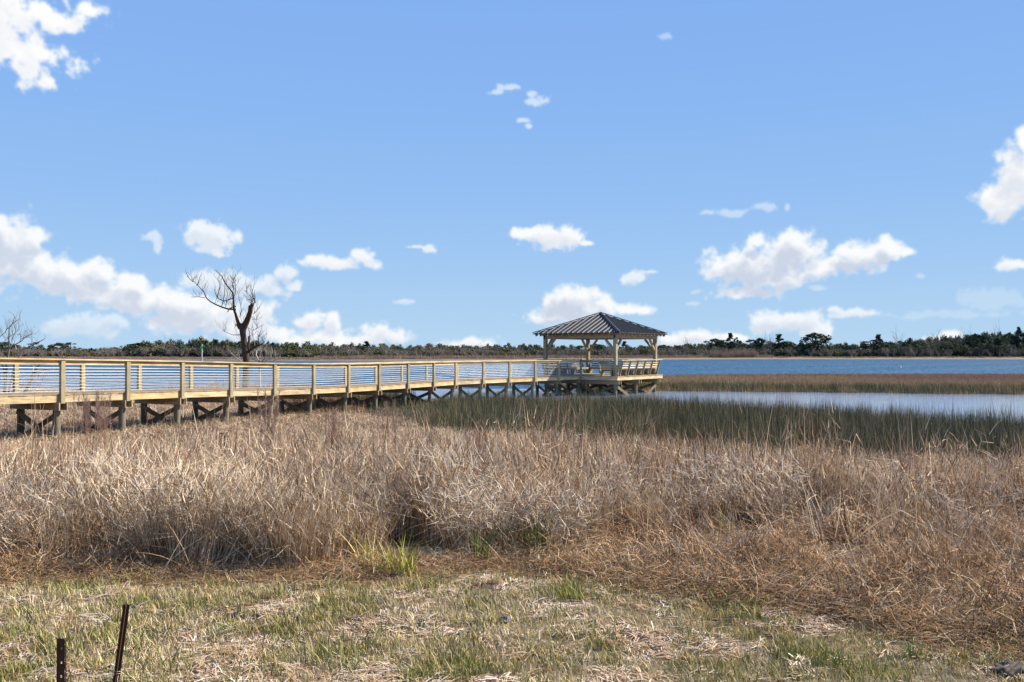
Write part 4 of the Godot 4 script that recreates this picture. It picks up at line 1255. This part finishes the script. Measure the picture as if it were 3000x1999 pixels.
# crowns are made of many small leaf-spray faces gathered in clumps
func crown(clumps: Array, leaves: int, size: float, cols: Array) -> ArrayMesh:
	var mb := MB.new()
	for c in clumps:
		var col := tone(cols, 0.25)
		for k in leaves:
			var v := Vector3(rng.randfn(), rng.randfn(), rng.randfn()).normalized() * pow(rng.randf(), 0.4)
			var p := Vector3(c[0] + v.x * c[3], c[1] + v.y * c[3] * c[4], c[2] + v.z * c[3])
			var a := Vector3(rng.randfn(), rng.randfn() * 0.6, rng.randfn()).normalized() * size * rng.randf_range(0.5, 1.2)
			var b := a.cross(Vector3(rng.randfn(), rng.randfn(), rng.randfn())).normalized() * size * rng.randf_range(0.3, 0.8)
			var k2 := rng.randf_range(0.75, 1.3)
			mb.tri(p - a - b, p + a - b * 0.4, p + b, Color(col.r * k2, col.g * k2, col.b * k2))
	return mb.mesh(M.leaf)

const DARK := [Color(0.046, 0.066, 0.040), Color(0.060, 0.078, 0.046), Color(0.034, 0.052, 0.034), Color(0.080, 0.092, 0.056)]
const GREEN := [Color(0.095, 0.112, 0.038), Color(0.075, 0.095, 0.036), Color(0.13, 0.13, 0.046), Color(0.055, 0.074, 0.032)]
const BROWNISH := [Color(0.17, 0.14, 0.105), Color(0.14, 0.12, 0.085), Color(0.12, 0.11, 0.07), Color(0.21, 0.175, 0.14)]

func tree_parts(kind: String) -> Array:      # [trunk mesh, crown mesh], one unit high
	var tr := MB.new()
	var bark := Color(0.095, 0.078, 0.062)
	var cl := []
	var cols := DARK
	if kind == "oak":      # broad domed crown on forking limbs
		tr.tube([Vector3(0, -0.1, 0), Vector3(0.02, 0.25, 0), Vector3(0, 0.45, 0)], [0.045, 0.035, 0.028], 7, bark)
		for k in 9:
			var a := rng.randf() * TAU
			var e := Vector3(cos(a) * rng.randf_range(0.2, 0.42), rng.randf_range(0.6, 0.85), sin(a) * 0.35)
			tr.tube([Vector3(0, 0.4, 0), e * Vector3(0.5, 0.85, 0.5) , e], [0.022, 0.014, 0.006], 5, bark)
			cl.append([e.x, e.y + 0.03, e.z, rng.randf_range(0.12, 0.18), 0.65])
		for k in 16:
			var a := rng.randf() * TAU
			var q := sqrt(rng.randf())
			cl.append([cos(a) * 0.40 * q, rng.randf_range(0.12, 0.62), sin(a) * 0.40 * q, rng.randf_range(0.10, 0.18), 0.7])
		for k in 16:
			var a := rng.randf() * TAU
			var q := rng.randf()
			cl.append([cos(a) * 0.40 * q, 0.93 - 0.26 * q * q + rng.randf_range(-0.04, 0.02), sin(a) * 0.40 * q, rng.randf_range(0.08, 0.14), 0.6])
	elif kind == "cedar":  # ragged cone
		tr.tube([Vector3(0, -0.1, 0), Vector3(0.01, 0.5, 0), Vector3(0, 0.97, 0)], [0.035, 0.022, 0.005], 6, bark)
		for k in 38:
			var y := 0.05 + 0.93 * pow(rng.randf(), 1.2)
			var a := rng.randf() * TAU
			var q := (1.04 - y) * 0.44 * rng.randf_range(0.3, 1.15)
			cl.append([cos(a) * q, y, sin(a) * q, rng.randf_range(0.05, 0.11), 0.55])
	elif kind == "pine":   # flat wind-shorn tiers
		tr.tube([Vector3(0, -0.1, 0), Vector3(0.06, 0.4, 0), Vector3(0.02, 0.7, 0.02), Vector3(0.08, 0.95, 0)], [0.03, 0.024, 0.018, 0.006], 6, bark)
		for k in 11:
			var y := rng.randf_range(0.45, 0.97)
			var a := rng.randf() * TAU
			var q := rng.randf_range(0.06, 0.36)
			var e := Vector3(cos(a) * q + 0.03, y, sin(a) * q)
			tr.tube([Vector3(0.04, y - 0.08, 0), e], [0.010, 0.005], 5, bark)
			cl.append([e.x, e.y, e.z, rng.randf_range(0.08, 0.15), 0.35])
	elif kind == "dome":   # dense round scrub tree
		cols = GREEN
		tr.tube([Vector3(0, -0.1, 0), Vector3(0, 0.4, 0)], [0.04, 0.03], 6, bark)
		for k in 26:
			var v := Vector3(rng.randfn(), rng.randfn(), rng.randfn()).normalized()
			cl.append([v.x * 0.38, 0.5 + v.y * 0.40, v.z * 0.38, rng.randf_range(0.10, 0.17), 0.8])
	elif kind == "bare":   # leafless
		for k in 7:
			twigs(tr, Vector3(0, 0.0, 0), Vector3(rng.randf_range(-0.5, 0.5), 1.0, rng.randf_range(-0.5, 0.5)), rng.randf_range(0.6, 0.85), 0.016, 3, Color(0.24, 0.205, 0.18), 0.3)
		return [tr.mesh(M.bark), null]
	return [tr.mesh(M.bark), crown(cl, 40, 0.052, cols)]

func build_far_shore() -> void:
	var proto := {}
	for k in ["oak", "cedar", "pine", "dome", "bare"]:
		proto[k] = []
		for j in 3: proto[k].append(tree_parts(k))
	var called := {"oak": "oak_tree", "cedar": "cedar_tree", "pine": "pine_tree", "dome": "scrub_tree", "bare": "bare_tree"}
	var label := {"oak": "dark domed evergreen on the far shore", "cedar": "dark ragged conical evergreen on the far shore", "pine": "wind-shorn flat-tiered tree on the far shore",
		"dome": "rounded green scrub tree on the far shore", "bare": "leafless grey tree on the far shore"}
	# [x, top y, width] measured on the photograph, kind
	var list := [[15, 1003, 75, "oak"], [97, 1003, 48, "pine"], [172, 1004, 60, "oak"], [205, 1002, 30, "pine"], [228, 1018, 60, "dome"], [268, 1020, 20, "cedar"], [405, 1005, 75, "oak"], [440, 1012, 55, "dome"], [478, 1006, 50, "bare"], [520, 1012, 50, "oak"], [570, 1003, 60, "oak"],
		[603, 998, 34, "cedar"], [632, 995, 42, "cedar"], [652, 1000, 26, "cedar"], [690, 1010, 50, "oak"], [740, 1012, 40, "oak"], [800, 1005, 32, "cedar"], [850, 1016, 60, "dome"], [903, 1011, 30, "dome"], [960, 1017, 50, "dome"], [1075, 1000, 48, "cedar"], [1052, 1012, 44, "oak"], [1165, 1015, 38, "oak"], [1222, 1014, 26, "pine"], [1270, 1019, 30, "dome"],
		[1290, 1010, 44, "bare"], [1330, 1020, 44, "dome"], [1400, 1018, 40, "bare"], [1455, 1018, 40, "dome"], [1540, 1016, 28, "cedar"], [1575, 1020, 40, "dome"], [1640, 1018, 40, "dome"], [1700, 1012, 60, "dome"], [1745, 1006, 50, "oak"], [1785, 1008, 40, "bare"], [1828, 1000, 40, "cedar"], [1870, 1014, 60, "dome"], [1945, 1010, 46, "oak"], [1985, 1012, 40, "dome"], [2015, 1006, 30, "oak"],
		[2010, 990, 16, "bare"], [2060, 1010, 44, "dome"], [2095, 992, 66, "oak"], [2140, 977, 52, "cedar"], [2162, 985, 26, "pine"], [2165, 1000, 50, "dome"], [2200, 993, 34, "pine"], [2225, 990, 44, "oak"], [2256, 982, 30, "bare"], [2282, 980, 60, "cedar"], [2300, 1000, 66, "oak"], [2316, 1003, 14, "cedar"], [2388, 975, 92, "oak"], [2350, 1010, 46, "dome"], [2430, 1012, 50, "dome"], [2482, 1009, 16, "cedar"],
		[2540, 1012, 36, "bare"], [2552, 996, 90, "pine"], [2574, 981, 56, "cedar"], [2600, 1004, 50, "oak"], [2637, 998, 32, "oak"], [2630, 985, 26, "bare"], [2666, 991, 26, "cedar"], [2700, 1004, 50, "dome"], [2742, 977, 34, "bare"], [2770, 998, 50, "oak"], [2795, 990, 34, "bare"], [2815, 993, 50, "oak"], [2857, 978, 50, "oak"], [2835, 985, 30, "bare"], [2886, 978, 32, "oak"], [2917, 974, 34, "bare"],
		[2925, 990, 50, "cedar"], [2914, 1006, 52, "dome"], [2957, 975, 40, "oak"], [2985, 960, 40, "cedar"], [3010, 972, 60, "oak"], [3060, 968, 60, "oak"], [3110, 975, 60, "cedar"], [-60, 1005, 70, "oak"], [-130, 1008, 60, "dome"]]
	for t in list:
		var m: float = (t[0] - 1500.0) / F
		var d := pick(FAR, m) + rng.randf_range(22.0, 30.0)
		if t[3] == "bare": d -= 3.0
		var x := m * d
		var y := height(x, d)
		var top: float = EYE - (t[1] - 1030.0) / F * d
		var h := top - y
		var w: float = t[2] / F * d
		var where := pick_word([[-40, "at the near end of the wood"], [60, "behind the low spreading dead tree"], [300, "behind the boardwalk's landward end"], [500, "near the pale-roofed house"], [620, "behind the green channel marker"], [860, "behind the split dead tree"], [1120, "beyond the boardwalk's middle"],
			[1580, "beyond the boardwalk's bend"], [1930, "seen under the pavilion roof"], [2080, "beyond the pavilion's benches"], [2240, "above the tall reed bank"], [2360, "beside the tall reed bank"], [2500, "by the lone umbrella-crowned tree"], [2720, "over the sandy beach"], [2870, "over the beach among leafless trees"], [9999, "by the tallest evergreen"]], t[0])
		var size := ("slim " if t[2] < 30 else ("broad " if t[2] > 56 else "")) + ("tall " if t[1] < 993 else ("low " if t[1] > 1013 else ""))
		var said_tree: String = size + label[t[3]] + " " + where
		var root := thing(called[t[3]], said_tree, "tree", Vector3(x, y, -d), "trees on the far shore")
		if t[0] == 2388: root.set_meta("label", "large lone umbrella-crowned evergreen with open lower limbs towering over far shore scrub")
		if t[0] == 172: root.set_meta("label", "low umbrella-shaped dark evergreen beside a small flat-topped pine on the far shore")
		if t[0] == 2985: root.set_meta("label", "tallest dark pointed evergreen of the far shore wood")
		var p: Array = proto[t[3]][rng.randi() % 3]
		var unit := {"oak": 0.95, "cedar": 0.80, "pine": 0.72, "dome": 1.0, "bare": 0.75}
		var sc: float = maxf(w, h * 0.35) / unit[t[3]]
		if t[3] == "dome" or t[3] == "oak": sc = w / unit[t[3]] * 1.05
		var b := Basis(Vector3.UP, rng.randf() * TAU)
		var tr := Transform3D(Basis.from_scale(Vector3(sc, h / 1.0, sc)) * b, Vector3.ZERO)
		put("trunk", p[0], root, tr)
		if p[1] != null: put("crown", p[1], root, tr)
	# the scrub wood behind and between them, a mass nobody could count
	var kinds := {"dark": [crown_bush(DARK), []], "green": [crown_bush(GREEN), []], "brown": [crown_bush(BROWNISH), []]}
	var cols := {"dark": [], "green": [], "brown": []}
	for k in 4200:
		var m := rng.randf_range(-0.74, 0.74)
		var px := 1500.0 + m * F
		var d := pick(FAR, m) + 17.0 + 55.0 * rng.randf() * rng.randf()
		var x := m * d
		var front := d - pick(FAR, m) - 17.0
		var hh := pick([[-300, 3.6], [60, 3.2], [150, 3.2], [260, 2.5], [340, 2.8], [420, 4.6], [560, 5.2], [700, 4.6], [900, 4.0], [1100, 3.5], [1400, 3.4], [1900, 3.5], [2000, 3.4], [2100, 4.8], [2300, 4.8], [2450, 4.0], [2600, 4.8], [2700, 6.0], [2850, 7.4], [3000, 8.2], [3400, 8.2]], px)
		var h := hh * (0.55 + 0.65 * rng.randf() + 0.35 * noise.get_noise_2d(x * 1.6, d * 1.6)) * lerpf(0.62, 1.1, clampf(front / 16.0, 0, 1))
		var kind := "dark"
		var u := rng.randf()
		if px > 2230.0: kind = "dark" if u < 0.55 else ("green" if u < 0.8 else "brown")
		elif px > 760.0 and px < 1250.0: kind = "green" if u < 0.62 else ("dark" if u < 0.8 else "brown")
		elif px >= 1250.0 and px < 2050.0: kind = "green" if u < 0.35 else ("dark" if u < 0.6 else "brown")
		elif px > 360.0 and px <= 760.0: kind = "dark" if u < 0.65 else ("green" if u < 0.8 else "brown")
		else: kind = "brown" if u < 0.45 else ("green" if u < 0.75 else "dark")
		var w := rng.randf_range(2.2, 4.2)
		kinds[kind][1].append(Transform3D(Basis.from_scale(Vector3(w, h, w)) * Basis(Vector3.UP, rng.randf() * TAU), Vector3(x, height(x, d) - 0.3, -d)))
		cols[kind].append(tone([Color(1, 1, 1), Color(1.25, 1.15, 0.95)], 0.25))
	var said := {"dark": "dark evergreen scrub massed along the far shore", "green": "olive green scrub massed along the far shore", "brown": "leafless brownish scrub massed along the far shore"}
	for k in kinds:
		tag(scatter("scrub_wood", kinds[k][0], kinds[k][1], cols[k]), said[k], "wood", "", "stuff")
	# leafless grey bushes along the front of the wood
	var bx := []
	var bc := []
	for k in 420:
		var m := rng.randf_range(-0.72, 0.72)
		var d := pick(FAR, m) + rng.randf_range(14.0, 20.0)
		bx.append(Transform3D(Basis.from_scale(Vector3(3.4, rng.randf_range(1.8, 3.2), 3.4)) * Basis(Vector3.UP, rng.randf() * TAU), Vector3(m * d, height(m * d, d), -d)))
		bc.append(tone([Color(1, 1, 1)], 0.25))
	tag(scatter("bare_scrub", proto["bare"][0][0], bx, bc), "leafless grey twiggy bushes in front of the far shore wood", "bushes", "", "stuff")
	# roofs that show over the scrub
	house(seen(318, 1027, 372.0), 12.0, 372.0, Color(0.52, 0.42, 0.38), "distant house with a pale pinkish roof behind the far shore scrub")
	house(seen(1490, 1019, 420.0), 22.0, 420.0, Color(0.10, 0.10, 0.105), "distant long house with a dark gabled roof behind the far shore scrub")
	house(seen(1372, 1024, 430.0), 8.0, 430.0, Color(0.30, 0.31, 0.32), "small distant house with a grey roof behind the far shore scrub")

func crown_bush(cols: Array) -> ArrayMesh:
	var cl := []
	for k in 16:
		var v := Vector3(rng.randfn(), absf(rng.randfn()), rng.randfn()).normalized()
		cl.append([v.x * 0.40, 0.12 + v.y * 0.74, v.z * 0.40, rng.randf_range(0.14, 0.24), 0.75])
	return crown(cl, 22, 0.085, cols)

func house(top: Vector3, w: float, d: float, col: Color, label: String) -> void:
	var y := height(top.x, d)
	var h := top.y - y
	var root := thing("distant_house", label, "house", Vector3(top.x, y, -d))
	var wm := StandardMaterial3D.new()
	wm.albedo_color = lin(0.55, 0.54, 0.52)
	var rm := StandardMaterial3D.new()
	rm.albedo_color = lin(col.r, col.g, col.b)
	rm.roughness = 0.8
	var e := h - 1.9
	var wall := MB.new()
	wall.box(Transform3D(Basis(), Vector3(0, e * 0.5, 0)), Vector3(w, e, 7.0))
	put("wall", wall.mesh(wm), root)
	var roof := MB.new()
	var r := w * 0.5 + 0.4
	for s in [-1.0, 1.0]:
		roof.quad(Vector3(-r, e - 0.15, 4.0 * s), Vector3(r, e - 0.15, 4.0 * s), Vector3(r - w * 0.12, h, 0), Vector3(-r + w * 0.12, h, 0))
		roof.tri(Vector3(r * s, e - 0.15, -4.0), Vector3(r * s, e - 0.15, 4.0), Vector3((r - w * 0.12) * s, h, 0))
	put("roof", roof.mesh(rm), root)
	var gl := StandardMaterial3D.new()
	gl.albedo_color = lin(0.05, 0.06, 0.07)
	gl.roughness = 0.2
	for k in 3:
		var win := MB.new()
		win.box(Transform3D(Basis(), Vector3(w * (k - 1) * 0.3, e - 1.3, 3.52)), Vector3(1.2, 1.3, 0.08))
		put("window", win.mesh(gl), root)

# ------------------------------------------------------------------ small things
func build_small_things() -> void:
	# channel marker
	var at := seen(591, 1062, 190.0)
	var d := 190.0
	var root := thing("channel_marker", "green square channel marker on a pale pole in the bay", "sign", Vector3(at.x, 0, -d))
	var pole := MB.new()
	pole.tube([Vector3(0, -1.5, 0), Vector3(0, 1.6, 0), Vector3(0, 4.45, 0)], [0.16, 0.15, 0.14], 10, Color(0.42, 0.45, 0.44))
	put("pole", pole.mesh(M.bark), root)
	var gm := StandardMaterial3D.new()
	gm.albedo_color = lin(0.04, 0.62, 0.07)
	gm.roughness = 0.5
	var board := MB.new()
	board.box(Transform3D(Basis(), Vector3(0, 3.75, 0.20)), Vector3(0.56, 0.58, 0.04))
	put("sign_board", board.mesh(gm), root)
	var cap := MB.new()
	cap.box(Transform3D(Basis(), Vector3(0, 4.5, 0)), Vector3(0.26, 0.1, 0.26))
	put("pole_cap", cap.mesh(gm), root)
	# white float on the bay
	var fl := MB.new()
	var pts := []
	var rad := []
	for k in 9:
		pts.append(Vector3(0, -0.28 + 0.07 * k, 0))
		rad.append(0.28 * sin(PI * (k + 0.4) / 9.0))
	fl.tube(pts, rad, 12, Color(0.82, 0.82, 0.80))
	var fp := seen(2636, 1071, 150.0)
	tag(put("float", fl.mesh(M.bark), self, Transform3D(Basis(), Vector3(fp.x * 1.0, 0.12, -150.0))), "small white float bobbing on the bay", "float")
	# channel-iron stake with slots
	var s1 := seen(185, 1868, 4.6)
	var g1 := height(s1.x, 4.6)
	var st := thing("metal_stake", "upright rusty steel stake with a row of slots standing in the lawn", "stake", Vector3(s1.x, g1, -4.6))
	var h1 := s1.y - g1
	var web := MB.new()
	web.box(Transform3D(Basis(), Vector3(-0.0115, h1 * 0.5 - 0.15, 0)), Vector3(0.013, h1 + 0.3, 0.004))
	web.box(Transform3D(Basis(), Vector3(0.0115, h1 * 0.5 - 0.15, 0)), Vector3(0.013, h1 + 0.3, 0.004))
	var yy := h1
	var k2 := 0
	while yy > -0.3:
		var lenb := 0.045 if k2 == 0 else 0.062
		web.box(Transform3D(Basis(), Vector3(0, yy - lenb * 0.5, 0)), Vector3(0.010, lenb, 0.0038))
		yy -= lenb + 0.014
		k2 += 1
	put("web", web.mesh(M.rust), st)
	for s in [-1.0, 1.0]:
		var fg := MB.new()
		fg.box(Transform3D(Basis(Vector3.UP, s * 0.35), Vector3(s * 0.0195, h1 * 0.5 - 0.15, -0.009)), Vector3(0.0035, h1 + 0.3, 0.022))
		put("flange", fg.mesh(M.rust), st)
	# leaning T-section post with a wire tied round it
	var s2 := seen(374.5, 1769, 4.8)
	var foot := seen(335, 2075, 4.8)
	foot.y = height(foot.x, 4.8)
	var tp := thing("metal_fence_post", "leaning rusty steel T-post with a wire tied around it", "fence post", foot)
	var axis := (s2 - foot)
	var up := axis.normalized()
	var rt := up.cross(Vector3(0.25, 0, 1)).normalized()
	var bk := rt.cross(up).normalized()
	var L := axis.length()
	var fr := Basis(rt, up, bk)
	var face := MB.new()
	face.box(Transform3D(fr, up * (L * 0.5 - 0.1)), Vector3(0.034, L + 0.2, 0.004))
	put("flange", face.mesh(M.rust), tp)
	var stem := MB.new()
	stem.box(Transform3D(fr, up * (L * 0.5 - 0.1) + bk * 0.016), Vector3(0.004, L + 0.2, 0.028))
	put("stem", stem.mesh(M.rust), tp)
	var yv := L - 0.05
	while yv > 0.0:
		var stud := MB.new()
		stud.box(Transform3D(fr, up * yv - bk * 0.004), Vector3(0.012, 0.010, 0.006))
		put("stud", stud.mesh(M.rust), tp)
		yv -= 0.055
	# the wire
	var wm := StandardMaterial3D.new()
	wm.albedo_color = lin(0.36, 0.35, 0.34)
	wm.metallic = 0.6
	wm.roughness = 0.45
	var tie := foot + up * (L * 0.335)
	var wire := thing("fence_wire", "grey twisted fence wire running from the leaning steel post to the grass", "wire", tie)
	for s in 2:
		var p2 := []
		var r2 := []
		for k in 22:
			var t := k / 21.0
			p2.append(Vector3(-0.15 * t, -0.10 * t - 0.05 * t * t, 0.12 * t + 0.022) * 1.6 + Vector3(0, sin(t * 26.0 + s * PI) * 0.003, cos(t * 26.0 + s * PI) * 0.003))
			r2.append(0.0016)
		var wmb := MB.new()
		wmb.tube(p2, r2, 5)
		put("strand", wmb.mesh(wm), wire)
	for s in 2:
		var p3 := []
		var r3 := []
		for k in 15:
			var a := TAU * k / 14.0
			p3.append(rt * cos(a) * 0.022 + bk * (sin(a) * 0.022 + 0.006) + up * (s * 0.012 + 0.006 * sin(a * 0.5)))
			r3.append(0.0016)
		var lmb := MB.new()
		lmb.tube(p3, r3, 5)
		put("loop", lmb.mesh(wm), wire)
	var tail := MB.new()
	tail.tube([rt * 0.005 - bk * 0.02, Vector3(0.016, -0.03, 0.03), Vector3(0.024, -0.08, 0.034), Vector3(0.022, -0.12, 0.03)], [0.0018, 0.0018, 0.0018, 0.0016], 5)
	put("tail", tail.mesh(wm), wire)
	# stake in the reeds
	var s3 := seen(659, 1268, 13.5)
	var sk := thing("wooden_stake", "thin dark stake with a short crosspiece among the pale reeds", "stake", Vector3(s3.x, height(s3.x, 13.5), -13.5))
	var hs := s3.y - sk.position.y
	var shaft := MB.new()
	shaft.tube([Vector3(0, -0.2, 0), Vector3(0.01, hs * 0.5, 0), Vector3(0, hs, 0)], [0.022, 0.021, 0.019], 6, Color(0.10, 0.075, 0.06))
	put("shaft", shaft.mesh(M.bark), sk)
	var cross := MB.new()
	cross.tube([Vector3(-0.07, hs - 0.01, 0.02), Vector3(0.05, hs, 0.02)], [0.01, 0.01], 6, Color(0.10, 0.075, 0.06))
	put("crosspiece", cross.mesh(M.bark), sk)
	# stones
	stone(2955, 1966, Vector3(0.14, 0.05, 0.06), Color(0.13, 0.11, 0.09), "weathered grey rock half sunk in the grass at the undergrowth's edge")
	stone(1478, 1822, Vector3(0.035, 0.04, 0.035), Color(0.15, 0.145, 0.14), "small grey stone on the lawn beside pale straw")
	stone(695, 1808, Vector3(0.03, 0.035, 0.03), Color(0.10, 0.10, 0.10), "small dark grey clod on the lawn behind the leaning post")
	stone(760, 1810, Vector3(0.02, 0.02, 0.02), Color(0.2, 0.19, 0.18), "tiny pale pebble on the lawn")

func stone(px: float, py: float, s: Vector3, col: Color, label: String) -> void:
	var d := 2.0 * F / (py - 1030.0)
	var x := (px - 1500.0) / F * d
	var sm := SphereMesh.new()
	sm.radial_segments = 28
	sm.rings = 16
	var arr := sm.get_mesh_arrays()
	var mb := MB.new()
	var vs: PackedVector3Array = arr[Mesh.ARRAY_VERTEX]
	for v in vs:
		var q := v.normalized()
		var r := 1.0 + 0.75 * noise.get_noise_3d(q.x * 34.0 + px, q.y * 34.0, q.z * 34.0) + 0.4 * fine.get_noise_3d(q.x * 26.0, q.y * 26.0 + px, q.z * 26.0)
		mb.v.append(q * r * s)
		mb.n.append(q)
		var k := 0.4 + 2.6 * absf(fine.get_noise_3d(q.x * 26.0, q.y * 26.0, q.z * 26.0 + px))
		mb.c.append(Color(col.r * k, col.g * k, col.b * k))
	mb.i = arr[Mesh.ARRAY_INDEX]
	var st := SurfaceTool.new()
	st.create_from(mb.mesh(M.bark), 0)
	st.generate_normals()
	var mesh := st.commit()
	mesh.surface_set_material(0, M.bark)
	tag(put("stone", mesh, self, Transform3D(Basis(Vector3.UP, 0.4), Vector3(x, height(x, d) + s.y * 0.25, -d))), label, "stone")

func _ready() -> void:
	rng.seed = 20250
	noise.seed = 11
	noise.frequency = 0.05
	noise.fractal_octaves = 3
	fine.seed = 23
	fine.frequency = 0.12
	fine.fractal_octaves = 4
	set_view()
	print("sky done")
	make_materials()
	build_land()
	print("land done")
	build_boardwalk()
	build_pavilion()
	build_vegetation()
	print("vegetation done")
	build_plants()
	build_dead_trees()
	build_far_shore()
	build_small_things()
	print("all done")
